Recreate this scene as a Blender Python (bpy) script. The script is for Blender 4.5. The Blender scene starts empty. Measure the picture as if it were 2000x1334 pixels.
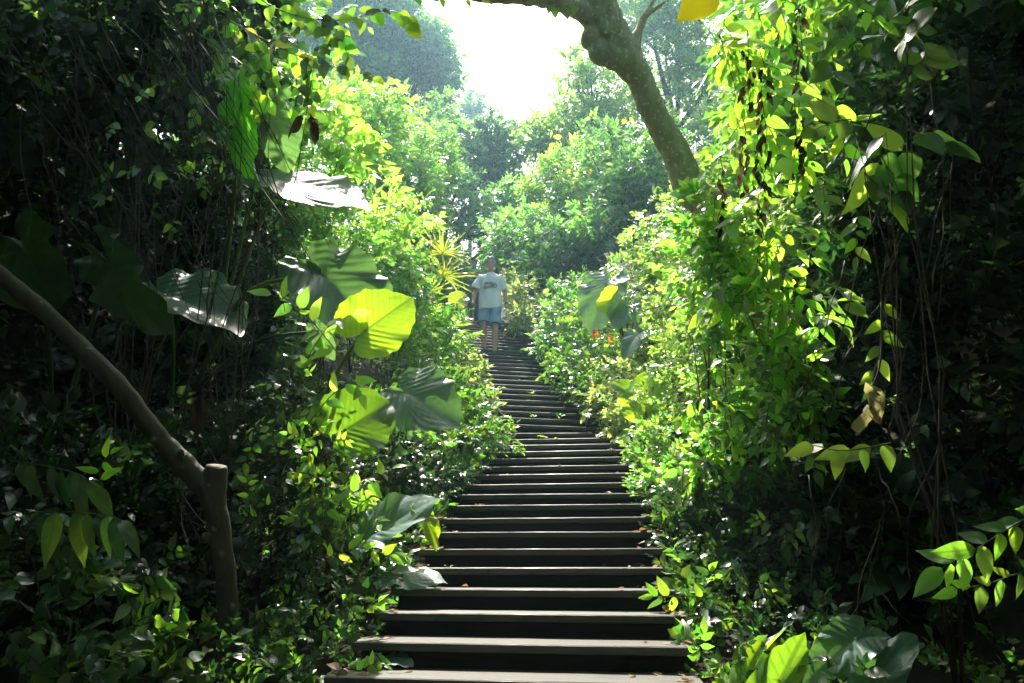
import bpy, math, random
import numpy as np
from mathutils import Vector, Matrix

# ------------------------------------------------------------------ camera, sky, sun, exposure
SC = bpy.context.scene
COL = SC.collection
F = 1444.0                       # focal length in pixels of the 2000 px wide photograph
PITCH = math.radians(16.5)
CP, SP = math.cos(PITCH), math.sin(PITCH)
cam = bpy.data.cameras.new('camera')
cam.sensor_width = 36.0
cam.lens = 36.0 * F / 2000.0
cam.clip_start, cam.clip_end = 0.05, 1500.0
camo = bpy.data.objects.new('camera', cam)
COL.objects.link(camo)
camo.location = (0, 0, 0)
camo.rotation_euler = (math.pi / 2 + PITCH, 0, 0)
SC.camera = camo

SUN_EL, SUN_AZ = 58.0, -10.0     # degrees; azimuth from +Y towards +X
world = bpy.data.worlds.new('World')
SC.world = world
world.use_nodes = True
wn = world.node_tree
sky = wn.nodes.new('ShaderNodeTexSky')
sky.sky_type = 'NISHITA'
sky.sun_disc = False
sky.sun_elevation = math.radians(SUN_EL)
sky.sun_rotation = math.radians(SUN_AZ)
sky.dust_density = 6.0
sky.air_density = 1.0
sky.ozone_density = 1.0
bg = wn.nodes['Background']
bg.inputs['Strength'].default_value = 0.15
wn.links.new(sky.outputs[0], bg.inputs['Color'])

sun = bpy.data.lights.new('sun', 'SUN')
sun.energy = 5.0
sun.angle = math.radians(0.5)
sun.color = (1.0, 0.95, 0.86)
suno = bpy.data.objects.new('sun', sun)
COL.objects.link(suno)
_e, _a = math.radians(SUN_EL), math.radians(SUN_AZ)
SUNDIR = Vector((math.sin(_a) * math.cos(_e), math.cos(_a) * math.cos(_e), math.sin(_e)))
suno.rotation_euler = (-SUNDIR).to_track_quat('-Z', 'Y').to_euler()
suno.location = SUNDIR * 100

vs = SC.view_settings
vs.view_transform = 'Standard'
vs.look = 'None'
vs.gamma = 1.0
vs.use_curve_mapping = False
vs.exposure = 1.55

cy = SC.cycles
cy.use_denoising = True
cy.max_bounces = 7
cy.diffuse_bounces = 3
cy.glossy_bounces = 2
cy.transmission_bounces = 4
cy.transparent_max_bounces = 4
cy.volume_bounces = 0
cy.sample_clamp_indirect = 4.0
cy.use_adaptive_sampling = True
cy.adaptive_threshold = 0.015
cy.caustics_reflective = False
cy.caustics_refractive = False

RNG = np.random.default_rng(11)
random.seed(11)

# ------------------------------------------------------------------ helpers
def at(px, py, dep):
    """world point seen at photograph pixel (px, py) at depth dep along the view axis"""
    u, v = (px - 1000.0) / F * dep, (667.0 - py) / F * dep
    return Vector((u, CP * dep - SP * v, SP * dep + CP * v))

def tag(o, label=None, cat=None, group=None, kind=None):
    if label: o['label'] = label
    if cat: o['category'] = cat
    if group: o['group'] = group
    if kind: o['kind'] = kind
    return o

def link(o, parent=None):
    COL.objects.link(o)
    if parent is not None:
        o.parent = parent
        o.matrix_parent_inverse = parent.matrix_basis.inverted()
    return o

def empty(name, loc, label=None, cat=None, group=None):
    o = bpy.data.objects.new(name, None)
    o.empty_display_size = 0.1
    COL.objects.link(o)
    o.location = loc
    return tag(o, label, cat, group)

def mesh_tris(name, V, T, mat=None, smooth=False, uv=None):
    me = bpy.data.meshes.new(name)
    V = np.ascontiguousarray(V, dtype=np.float32); T = np.ascontiguousarray(T, dtype=np.int32)
    k = T.shape[1]
    me.vertices.add(len(V)); me.vertices.foreach_set('co', V.ravel())
    me.loops.add(T.size); me.loops.foreach_set('vertex_index', T.ravel())
    me.polygons.add(len(T))
    me.polygons.foreach_set('loop_start', np.arange(0, T.size, k, dtype=np.int32))
    me.polygons.foreach_set('loop_total', np.full(len(T), k, dtype=np.int32))
    if smooth:
        me.polygons.foreach_set('use_smooth', np.ones(len(T), dtype=bool))
    if uv is not None:
        l = me.uv_layers.new(name='UVMap')
        l.data.foreach_set('uv', np.ascontiguousarray(uv[T.ravel()], dtype=np.float32).ravel())
    if mat: me.materials.append(mat)
    me.update(calc_edges=True)
    me.validate()
    return me

def obj(name, me, parent=None, kind=None):
    o = bpy.data.objects.new(name, me)
    link(o, parent)
    if kind: o['kind'] = kind
    return o

def nrm(a):
    return a / np.maximum(np.linalg.norm(a, axis=-1, keepdims=True), 1e-9)

def tube_arrays(pts, radii, sides=8, cap=True, lump=0.0, rng=RNG):
    """quads (as two triangles) of a tube along pts"""
    P = np.array([tuple(p) for p in pts], float); n = len(P)
    R = np.array(radii, float) if hasattr(radii, '__len__') else np.full(n, radii)
    tan = np.gradient(P, axis=0); tan = nrm(tan)
    ref = np.array([0.0, 0.0, 1.0])
    if abs(tan[:, 2]).mean() > 0.8: ref = np.array([1.0, 0.0, 0.0])
    a = nrm(np.cross(tan, ref)); b = np.cross(tan, a)
    th = np.linspace(0, 2 * np.pi, sides, endpoint=False)
    rr = R[:, None] * (1 + lump * rng.normal(size=(n, sides)))
    V = P[:, None] + rr[..., None] * (np.cos(th)[None, :, None] * a[:, None] + np.sin(th)[None, :, None] * b[:, None])
    V = V.reshape(-1, 3); T = []
    for i in range(n - 1):
        for j in range(sides):
            p, q = i * sides + j, i * sides + (j + 1) % sides
            T += [(p, q, q + sides), (p, q + sides, p + sides)]
    if cap:
        for base, ring in ((0, 0), (n - 1, (n - 1) * sides)):
            c = len(V); V = np.vstack([V, P[base]])
            for j in range(sides):
                p, q = ring + j, ring + (j + 1) % sides
                T.append((c, q, p) if base == 0 else (c, p, q))
    return V, np.array(T)

def smooth_path(pts, rad, n):
    P = np.array([tuple(p) for p in pts], float); R = np.array(rad, float)
    m = len(P); t = np.linspace(0, m - 1, n); out = []; ro = []
    for x in t:
        i = min(int(x), m - 2); f = x - i
        p0, p1, p2, p3 = P[max(i - 1, 0)], P[i], P[i + 1], P[min(i + 2, m - 1)]
        out.append(0.5 * ((2 * p1) + (-p0 + p2) * f + (2 * p0 - 5 * p1 + 4 * p2 - p3) * f * f + (-p0 + 3 * p1 - 3 * p2 + p3) * f ** 3))
        r0, r1, r2, r3 = R[max(i - 1, 0)], R[i], R[i + 1], R[min(i + 2, m - 1)]
        ro.append(max(0.0005, 0.5 * ((2 * r1) + (-r0 + r2) * f + (2 * r0 - 5 * r1 + 4 * r2 - r3) * f * f + (-r0 + 3 * r1 - 3 * r2 + r3) * f ** 3)))
    return np.array(out), np.array(ro)

def join_arrays(parts):
    Vs, Ts, k = [], [], 0
    for V, T in parts:
        Vs.append(V); Ts.append(T + k); k += len(V)
    return np.vstack(Vs), np.vstack(Ts)

def tube(name, pts, rad, mat, parent=None, sides=8, n=None, lump=0.0):
    if n: P, R = smooth_path(pts, rad if hasattr(rad, '__len__') else [rad] * len(pts), n)
    else: P, R = pts, rad
    V, T = tube_arrays(P, R, sides, True, lump)
    return obj(name, mesh_tris(name, V, T, mat, True), parent)

# ------------------------------------------------------------------ materials
def new_mat(name):
    m = bpy.data.materials.new(name); m.use_nodes = True
    nt = m.node_tree; nt.nodes.clear()
    return m, nt, nt.nodes, nt.links

def math_node(N, L, op, a, b=None, c=None, clamp=False):
    n = N.new('ShaderNodeMath'); n.operation = op; n.use_clamp = clamp
    for i, v in enumerate((a, b, c)):
        if v is None: continue
        if isinstance(v, (int, float)): n.inputs[i].default_value = v
        else: L.new(v, n.inputs[i])
    return n.outputs[0]

def leaf_mat(name, refl, trans, rough=0.38, spec=0.5, var=0.5, hue=0.035, vein=0.0, vein_q=0.12, spots=0.0):
    m, nt, N, L = new_mat(name)
    out = N.new('ShaderNodeOutputMaterial')
    geo = N.new('ShaderNodeNewGeometry'); oi = N.new('ShaderNodeObjectInfo')
    r = math_node(N, L, 'FRACT', math_node(N, L, 'ADD', geo.outputs['Random Per Island'], oi.outputs['Random']))
    r2 = math_node(N, L, 'FRACT', math_node(N, L, 'MULTIPLY', r, 37.17))
    val = math_node(N, L, 'MULTIPLY_ADD', r, 2 * var, 1.0 - var)
    h = math_node(N, L, 'MULTIPLY_ADD', r2, -2 * hue, 0.5 + hue)
    def col(c):
        hs = N.new('ShaderNodeHueSaturation'); hs.inputs['Color'].default_value = (*c, 1)
        L.new(h, hs.inputs['Hue']); L.new(val, hs.inputs['Value'])
        return hs.outputs[0]
    cr, ct = col(refl), col(trans)
    if vein > 0:
        uvn = N.new('ShaderNodeUVMap'); sep = N.new('ShaderNodeSeparateXYZ'); L.new(uvn.outputs[0], sep.inputs[0])
        ay = math_node(N, L, 'ABSOLUTE', sep.outputs[1])
        q = math_node(N, L, 'DIVIDE', math_node(N, L, 'MULTIPLY_ADD', ay, -0.75, sep.outputs[0]), vein_q)
        d = math_node(N, L, 'ABSOLUTE', math_node(N, L, 'SUBTRACT', math_node(N, L, 'FRACT', math_node(N, L, 'ADD', q, 10.0)), 0.5))
        lat = math_node(N, L, 'MULTIPLY_ADD', d, -6.5, 1.0, clamp=True)
        mid = math_node(N, L, 'MULTIPLY_ADD', ay, -60.0, 1.6, clamp=True)
        vm = math_node(N, L, 'MAXIMUM', math_node(N, L, 'MULTIPLY', lat, 0.8), mid)
        def mixc(c, mul):
            mx = N.new('ShaderNodeMix'); mx.data_type = 'RGBA'; mx.blend_type = 'MIX'
            L.new(math_node(N, L, 'MULTIPLY', vm, vein), mx.inputs[0]); L.new(c, mx.inputs[6])
            sc = N.new('ShaderNodeMix'); sc.data_type = 'RGBA'; sc.blend_type = 'MULTIPLY'; sc.inputs[0].default_value = 1
            L.new(c, sc.inputs[6]); sc.inputs[7].default_value = (*mul, 1)
            L.new(sc.outputs[2], mx.inputs[7]); return mx.outputs[2]
        cr = mixc(cr, (2.8, 2.3, 2.2)); ct = mixc(ct, (0.32, 0.38, 0.3))
    if spots > 0:
        tx = N.new('ShaderNodeTexCoord'); nz = N.new('ShaderNodeTexNoise'); nz.inputs['Scale'].default_value = 9.0
        L.new(tx.outputs['Object'], nz.inputs['Vector'])
        f = math_node(N, L, 'MULTIPLY_ADD', nz.outputs[0], 2 * spots, 1.0 - spots)
        for which in (0, 1):
            mx = N.new('ShaderNodeMix'); mx.data_type = 'RGBA'; mx.blend_type = 'MULTIPLY'; mx.inputs[0].default_value = 1
            cmb = N.new('ShaderNodeCombineColor')
            for k in range(3): L.new(f, cmb.inputs[k])
            L.new((cr, ct)[which], mx.inputs[6]); L.new(cmb.outputs[0], mx.inputs[7])
            if which == 0: cr = mx.outputs[2]
            else: ct = mx.outputs[2]
    p = N.new('ShaderNodeBsdfPrincipled'); L.new(cr, p.inputs['Base Color'])
    p.inputs['Roughness'].default_value = rough; p.inputs['Specular IOR Level'].default_value = spec
    t = N.new('ShaderNodeBsdfTranslucent'); L.new(ct, t.inputs['Color'])
    a = N.new('ShaderNodeAddShader'); L.new(p.outputs[0], a.inputs[0]); L.new(t.outputs[0], a.inputs[1])
    L.new(a.outputs[0], out.inputs['Surface'])
    return m

def solid_mat(name, c1, c2, scale=6.0, rough=0.8, spec=0.3, bump=0.3, stretch=(1, 1, 1), detail=6.0, c3=None, c3_thr=0.68, coord='Object', bdist=0.02):
    m, nt, N, L = new_mat(name)
    out = N.new('ShaderNodeOutputMaterial'); p = N.new('ShaderNodeBsdfPrincipled')
    tx = N.new('ShaderNodeTexCoord'); mp = N.new('ShaderNodeMapping'); mp.inputs['Scale'].default_value = stretch
    L.new(tx.outputs[coord], mp.inputs[0])
    nz = N.new('ShaderNodeTexNoise'); nz.inputs['Scale'].default_value = scale; nz.inputs['Detail'].default_value = detail
    nz.inputs['Roughness'].default_value = 0.65
    L.new(mp.outputs[0], nz.inputs['Vector'])
    cr = N.new('ShaderNodeValToRGB'); cr.color_ramp.elements[0].position = 0.3; cr.color_ramp.elements[1].position = 0.72
    cr.color_ramp.elements[0].color = (*c1, 1); cr.color_ramp.elements[1].color = (*c2, 1)
    L.new(nz.outputs[0], cr.inputs[0]); col = cr.outputs[0]
    if c3 is not None:
        n2 = N.new('ShaderNodeTexNoise'); n2.inputs['Scale'].default_value = scale * 1.7; n2.inputs['Detail'].default_value = 3.0
        L.new(tx.outputs[coord], n2.inputs['Vector'])
        r2 = N.new('ShaderNodeValToRGB'); r2.color_ramp.elements[0].position = c3_thr; r2.color_ramp.elements[1].position = c3_thr + 0.04
        L.new(n2.outputs[0], r2.inputs[0])
        mx = N.new('ShaderNodeMix'); mx.data_type = 'RGBA'; L.new(r2.outputs[0], mx.inputs[0]); L.new(col, mx.inputs[6]); mx.inputs[7].default_value = (*c3, 1)
        col = mx.outputs[2]
    L.new(col, p.inputs['Base Color'])
    p.inputs['Roughness'].default_value = rough; p.inputs['Specular IOR Level'].default_value = spec
    if bump > 0:
        b = N.new('ShaderNodeBump'); b.inputs['Strength'].default_value = bump; b.inputs['Distance'].default_value = bdist
        L.new(nz.outputs[0], b.inputs['Height']); L.new(b.outputs[0], p.inputs['Normal'])
    L.new(p.outputs[0], out.inputs['Surface'])
    return m

M = {}
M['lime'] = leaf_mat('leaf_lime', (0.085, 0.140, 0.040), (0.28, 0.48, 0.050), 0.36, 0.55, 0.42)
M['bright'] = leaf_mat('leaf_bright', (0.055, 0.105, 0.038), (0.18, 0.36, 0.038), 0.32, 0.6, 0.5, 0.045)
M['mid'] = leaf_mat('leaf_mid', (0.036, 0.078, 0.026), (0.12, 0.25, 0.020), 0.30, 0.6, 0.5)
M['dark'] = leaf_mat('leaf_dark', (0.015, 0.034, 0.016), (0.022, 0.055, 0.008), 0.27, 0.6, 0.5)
M['tree'] = leaf_mat('leaf_tree', (0.042, 0.090, 0.042), (0.14, 0.30, 0.045), 0.34, 0.6, 0.5)
M['olive'] = leaf_mat('leaf_olive', (0.065, 0.115, 0.040), (0.22, 0.37, 0.045), 0.38, 0.55, 0.5)
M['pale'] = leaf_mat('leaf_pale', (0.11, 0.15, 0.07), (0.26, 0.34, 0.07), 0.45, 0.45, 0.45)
M['fine'] = leaf_mat('leaf_fine', (0.075, 0.120, 0.050), (0.20, 0.32, 0.045), 0.34, 0.6, 0.5, 0.04)
M['yellow'] = leaf_mat('leaf_yellow', (0.30, 0.24, 0.01), (0.66, 0.56, 0.015), 0.45, 0.4, 0.2, 0.01)
M['orange'] = leaf_mat('leaf_orange', (0.26, 0.115, 0.03), (0.32, 0.14, 0.02), 0.6, 0.3, 0.35, 0.02)
M['dead'] = leaf_mat('leaf_dead', (0.045, 0.032, 0.022), (0.03, 0.02, 0.01), 0.8, 0.2, 0.6, 0.01)
M['litter'] = leaf_mat('leaf_litter', (0.17, 0.115, 0.06), (0.08, 0.05, 0.02), 0.75, 0.25, 0.6, 0.02)
M['straw'] = leaf_mat('leaf_straw', (0.20, 0.17, 0.10), (0.16, 0.14, 0.05), 0.6, 0.3, 0.25, 0.02)
M['near'] = leaf_mat('leaf_near', (0.058, 0.115, 0.026), (0.27, 0.51, 0.030), 0.38, 0.5, 0.35, 0.03, vein=0.6, vein_q=0.16)
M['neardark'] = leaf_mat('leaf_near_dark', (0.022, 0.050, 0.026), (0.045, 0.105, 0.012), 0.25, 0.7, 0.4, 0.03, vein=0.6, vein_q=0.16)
M['ear'] = leaf_mat('leaf_elephant_ear', (0.030, 0.075, 0.030), (0.13, 0.28, 0.012), 0.36, 0.5, 0.15, 0.015, vein=0.7, vein_q=0.115, spots=0.25)
M['earlime'] = leaf_mat('leaf_elephant_ear_lime', (0.060, 0.115, 0.016), (0.34, 0.50, 0.015), 0.40, 0.5, 0.1, 0.01, vein=0.8, vein_q=0.115, spots=0.15)
M['earglow'] = leaf_mat('leaf_elephant_ear_young', (0.030, 0.085, 0.016), (0.12, 0.44, 0.012), 0.38, 0.5, 0.1, 0.01, vein=0.8, vein_q=0.115, spots=0.3)  # brighter copy of the ear leaf, backlit glow put into its colour
M['eargrey'] = leaf_mat('leaf_elephant_ear_waxy', (0.065, 0.125, 0.105), (0.07, 0.15, 0.03), 0.42, 0.5, 0.12, 0.01, vein=0.7, vein_q=0.115, spots=0.2)
M['eardark'] = leaf_mat('leaf_elephant_ear_old', (0.013, 0.032, 0.014), (0.018, 0.045, 0.005), 0.36, 0.5, 0.15, 0.015, vein=0.7, vein_q=0.115, spots=0.25)  # darker copy of the ear leaf, shade put into its colour
M['palm'] = leaf_mat('leaf_palm', (0.12, 0.15, 0.03), (0.38, 0.46, 0.04), 0.4, 0.5, 0.3, 0.03)
M['stalk'] = leaf_mat('leaf_stalk', (0.075, 0.115, 0.035), (0.03, 0.05, 0.005), 0.4, 0.5, 0.2)
M['twig'] = solid_mat('bark_twig', (0.035, 0.027, 0.021), (0.095, 0.076, 0.060), 20, 0.75, 0.3, 0.2)
M['bark'] = solid_mat('bark_brown', (0.05, 0.042, 0.033), (0.12, 0.10, 0.08), 8, 0.9, 0.2, 0.6, (1, 1, 0.3))
M['paletrunk'] = solid_mat('bark_grey', (0.44, 0.37, 0.285), (0.70, 0.61, 0.50), 15, 0.85, 0.25, 0.55, (1, 1, 0.55), 14.0, (0.78, 0.80, 0.76), 0.60, bdist=0.03)
M['darktrunk'] = solid_mat('bark_smooth', (0.055, 0.048, 0.039), (0.135, 0.118, 0.095), 9, 0.7, 0.35, 0.5, (1, 1, 0.5), 8.0, (0.27, 0.27, 0.22), 0.70)
M['cutwood'] = solid_mat('cut_wood', (0.11, 0.09, 0.065), (0.20, 0.165, 0.125), 30, 0.85, 0.2, 0.3)
M['soil'] = solid_mat('soil', (0.012, 0.010, 0.007), (0.035, 0.027, 0.018), 5, 0.95, 0.1, 0.8, bdist=0.06)
M['wood'] = solid_mat('weathered_wood', (0.042, 0.037, 0.030), (0.115, 0.105, 0.090), 5, 0.42, 0.6, 0.35, (0.7, 9, 9), 8.0, (0.06, 0.065, 0.035), 0.64, bdist=0.008)
M['wood2'] = solid_mat('weathered_wood_mossy', (0.034, 0.032, 0.024), (0.100, 0.092, 0.076), 6, 0.5, 0.5, 0.45, (0.6, 8, 8), 8.0, (0.045, 0.06, 0.02), 0.56, bdist=0.010)
M['wood3'] = solid_mat('weathered_wood_pale', (0.052, 0.046, 0.039), (0.14, 0.128, 0.11), 5, 0.42, 0.6, 0.4, (0.8, 10, 10), 8.0, (0.05, 0.045, 0.03), 0.62, bdist=0.010)
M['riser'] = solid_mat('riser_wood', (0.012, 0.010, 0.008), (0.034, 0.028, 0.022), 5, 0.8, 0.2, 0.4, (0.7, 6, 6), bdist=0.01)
M['yellowpaint'] = solid_mat('yellow_paint', (0.55, 0.40, 0.02), (0.70, 0.55, 0.04), 12, 0.6, 0.4, 0.1)
M['skin'] = solid_mat('skin', (0.50, 0.30, 0.22), (0.58, 0.36, 0.27), 14, 0.5, 0.4, 0.05)
M['hair'] = solid_mat('grey_hair', (0.40, 0.44, 0.46), (0.58, 0.62, 0.64), 40, 0.6, 0.4, 0.4)
M['white'] = solid_mat('white_cotton', (0.80, 0.82, 0.84), (0.87, 0.88, 0.89), 8, 0.9, 0.2, 0.25, bdist=0.02)
M['denim'] = solid_mat('blue_denim', (0.20, 0.33, 0.48), (0.28, 0.42, 0.57), 18, 0.85, 0.2, 0.3, bdist=0.01)
M['grey'] = solid_mat('grey_cotton', (0.32, 0.37, 0.44), (0.42, 0.47, 0.55), 10, 0.9, 0.2, 0.3)
M['trouser'] = solid_mat('grey_trouser', (0.17, 0.175, 0.22), (0.24, 0.245, 0.30), 10, 0.9, 0.2, 0.3)
M['black'] = solid_mat('black_rubber', (0.012, 0.012, 0.014), (0.03, 0.03, 0.033), 20, 0.5, 0.4, 0.05)
M['shoe'] = solid_mat('shoe', (0.10, 0.10, 0.11), (0.2, 0.2, 0.21), 15, 0.7, 0.3, 0.1)
M['green_ink'] = solid_mat('green_ink', (0.02, 0.16, 0.07), (0.03, 0.2, 0.09), 20, 0.8, 0.2, 0.0)
M['red_ink'] = solid_mat('red_ink', (0.45, 0.05, 0.06), (0.5, 0.07, 0.08), 20, 0.8, 0.2, 0.0)
M['eye'] = solid_mat('eye', (0.02, 0.015, 0.012), (0.04, 0.03, 0.02), 20, 0.3, 0.5, 0.0)
M['cap'] = solid_mat('cap_cloth', (0.07, 0.07, 0.08), (0.13, 0.13, 0.14), 12, 0.9, 0.2, 0.2)

# ------------------------------------------------------------------ stair line and terrain
D1, H1, D2, H2 = 0.301, 0.1114, 0.222, 0.1222
SY0, SZ0, SX0 = 3.66, -0.372, 0.028
HEAD1 = math.radians(7.0)        # first flight bears right
HEAD2 = math.radians(-11.0)      # second flight bears left
STEPS = []                       # (x, y, z top, heading, depth to next)
def build_steps():
    for i in range(-13, 17):
        STEPS.append((SX0 + (i * D1) * math.tan(HEAD1), SY0 + i * D1, SZ0 + i * H1, HEAD1 if i < 16 else HEAD1 * 0.3, D1))
    x, y, z = STEPS[-1][:3]
    for j in range(1, 28):
        STEPS.append((x + j * D2 * math.tan(HEAD2), y + j * D2, z + j * H2, HEAD2, D2))
    x, y, z = STEPS[-1][:3]
    for j in range(1, 14):
        STEPS.append((x - 0.10 * j - 0.004 * j * j, y + j * 0.30, z + j * 0.09, math.radians(-22), 0.30))
build_steps()
_SA = np.array([s[:3] for s in STEPS])
def path_x(y):
    y = np.asarray(y, float)
    xa = np.interp(y, _SA[:, 1], _SA[:, 0])
    return xa + np.where(y > _SA[-1, 1], -0.35 * (y - _SA[-1, 1]), 0) * (y < 60)
def path_z(y):
    y = np.asarray(y, float)
    z = np.interp(y, _SA[:, 1], _SA[:, 2])
    z = z + np.where(y > _SA[-1, 1], 0.27 * np.minimum(y - _SA[-1, 1], 45), 0)
    z = z + np.where(y < _SA[0, 1], 0.30 * np.maximum(y - _SA[0, 1], -14), 0)
    return z
def ground(x, y):
    x = np.asarray(x, float); y = np.asarray(y, float)
    s = np.maximum(np.abs(x - path_x(y)) - 0.85, 0)
    bumps = 0.10 * np.sin(x * 1.9 + y * 0.7) * np.sin(y * 1.3 - x * 0.4) * np.minimum(s, 1)
    rise = 0.70 * np.maximum(s - 1.7, 0); rise = np.where(rise > 12, 12 + (rise - 12) * 0.15, rise)
    return path_z(y) - 0.20 - 0.15 * np.minimum(s, 1) + rise + bumps
def gz(x, y): return float(ground(x, y))

def build_ground():
    g = np.concatenate([np.linspace(-60, -14, 19), np.linspace(-13, 13, 105), np.linspace(14, 60, 19)])
    h = np.concatenate([np.linspace(-40, -9, 14), np.linspace(-8, 22, 121), np.linspace(23, 66, 24)])
    X, Y = np.meshgrid(g, h); Z = ground(X, Y)
    V = np.stack([X, Y, Z], -1).reshape(-1, 3); nx = len(g); ny = len(h)
    i = np.arange(ny - 1)[:, None] * nx + np.arange(nx - 1)[None]
    T = np.stack([i, i + 1, i + 1 + nx, i + nx], -1).reshape(-1, 4)
    o = obj('ground', mesh_tris('ground', V, T, M['soil'], True))
    tag(o, kind='structure')
build_ground()

# ------------------------------------------------------------------ stairway
def bevel_box(w, d, h, b=0.006, wob=0.0, nx=1):
    """box, top at z=0, front at y=0 going to +y, chamfered front edges, cut nx times along its length"""
    prof = [(b, 0), (d, 0), (d, -h), (b, -h), (0, -h + b), (0, -b)]     # (y, z)
    xs = np.linspace(-w / 2, w / 2, nx + 1)
    V = []
    for x in xs:
        dz = wob * random.uniform(-1, 1); dy = wob * random.uniform(-1, 1)
        V += [(x, y + dy, z + dz) for y, z in prof]
    Fq = []
    k = len(prof)
    for i in range(nx):
        for j in range(k):
            a, c = i * k + j, i * k + (j + 1) % k
            Fq.append((a, c, c + k, a + k))
    me = bpy.data.meshes.new('plank')
    me.from_pydata(V, [], Fq + [tuple(reversed(range(k))), tuple(range(nx * k, nx * k + k))])
    return me

def build_stairs():
    root = empty('stairway', (SX0, SY0, SZ0), 'long weathered wooden stairway climbing between green banks', 'stairway')
    variants, risers = {}, {}
    def tread_mesh(w, d, k):
        key = (round(w, 2), round(d, 2), k)
        if key not in variants:
            me = bevel_box(w, d + 0.035, 0.040, 0.005, 0.0008, 14); me.name = 'tread'
            me.materials.append(M[('wood', 'wood2', 'wood3', 'wood', 'wood2')[k]]); variants[key] = me
        return variants[key]
    def riser_mesh(w, h):
        key = (round(w, 2), round(h, 2))
        if key not in risers:
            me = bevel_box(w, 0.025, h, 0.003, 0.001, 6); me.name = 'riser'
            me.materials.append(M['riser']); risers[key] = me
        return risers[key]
    for i, (x, y, z, hd, d) in enumerate(STEPS):
        w = 1.565 if i > 14 else (1.56 if i % 3 else 1.60)
        o = obj('tread', tread_mesh(w, d, random.randrange(5)), root)
        o.matrix_parent_inverse = Matrix(); 
        o.location = Vector((x + random.uniform(-.015, .015), y, z + random.uniform(-.003, .003))) - root.location
        o.rotation_euler = (random.uniform(-.004, .004), random.uniform(-.003, .003), -hd)
        zp = STEPS[i - 1][2] if i else z - H1
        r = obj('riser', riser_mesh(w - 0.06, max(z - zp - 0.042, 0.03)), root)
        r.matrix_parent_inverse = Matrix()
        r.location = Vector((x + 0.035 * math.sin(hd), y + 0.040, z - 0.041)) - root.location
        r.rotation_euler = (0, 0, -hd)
        if i == 29:
            s = bevel_box(0.15, 0.003, 0.036, 0.0004); s.name = 'warning_strip'; s.materials.append(M['yellowpaint'])
            c = obj('warning_strip', s, root); c['label'] = 'yellow painted strip at the right end of one tread'
            c.matrix_parent_inverse = Matrix()
            c.location = Vector((x + 0.70 * math.cos(hd), y - 0.70 * math.sin(hd) - 0.008, z - 0.001)) - root.location
            c.rotation_euler = (0, 0, -hd)
    for side in (-1, 1):                                               # stringers under the tread ends
        pts = [(s[0] + side * 0.74, s[1] + 0.15, s[2] - 0.16) for s in STEPS]
        V = []
        for p in pts:
            V += [(p[0] - .03, p[1], p[2] + .03), (p[0] + .03, p[1], p[2] + .03), (p[0] + .03, p[1], p[2] - .16), (p[0] - .03, p[1], p[2] - .16)]
        Q = []
        for i in range(len(pts) - 1):
            for j in range(4):
                a, b = i * 4 + j, i * 4 + (j + 1) % 4
                Q.append((a, b, b + 4, a + 4))
        obj('stringer', mesh_tris('stringer', np.array(V), np.array(Q), M['riser']), root)
build_stairs()

# ------------------------------------------------------------------ foliage machinery
def T_diamond():
    V = np.array([(0, 0, 0), (.42, .25, .05), (1, 0, -.10), (.42, -.25, .05)], float)
    return V, np.array([(0, 2, 1), (0, 3, 2)])
def T_ovate(w=0.25, droop=0.18):
    V = np.array([(0, 0, 0), (.33, 0, .0), (.68, 0, -.05), (1, 0, -droop),
                  (.2, w * .85, .05), (.52, w, .035), (.2, -w * .85, .05), (.52, -w, .035)], float)
    T = [(0, 1, 4), (1, 5, 4), (1, 2, 5), (2, 3, 5), (0, 6, 1), (1, 6, 7), (1, 7, 2), (2, 7, 3)]
    return V, np.array(T)
TEMPL = {'d': T_diamond(), 'o': T_ovate(), 'r': T_ovate(0.36, 0.14), 'l': T_ovate(0.15, 0.22)}

def leaves_arrays(pos, dirs, nor, length, templ):
    """pos, dirs, nor (N,3), length (N,) -> verts and triangles of N leaves"""
    V0, T0 = TEMPL[templ]
    x = nrm(dirs); y = nrm(np.cross(nor, x)); z = np.cross(x, y)
    L = length[:, None, None]
    V = pos[:, None] + L * (V0[None, :, 0:1] * x[:, None] + V0[None, :, 1:2] * y[:, None] + V0[None, :, 2:3] * z[:, None])
    n, k = len(pos), len(V0)
    T = (T0[None] + (np.arange(n) * k)[:, None, None]).reshape(-1, 3)
    return V.reshape(-1, 3), T

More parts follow.
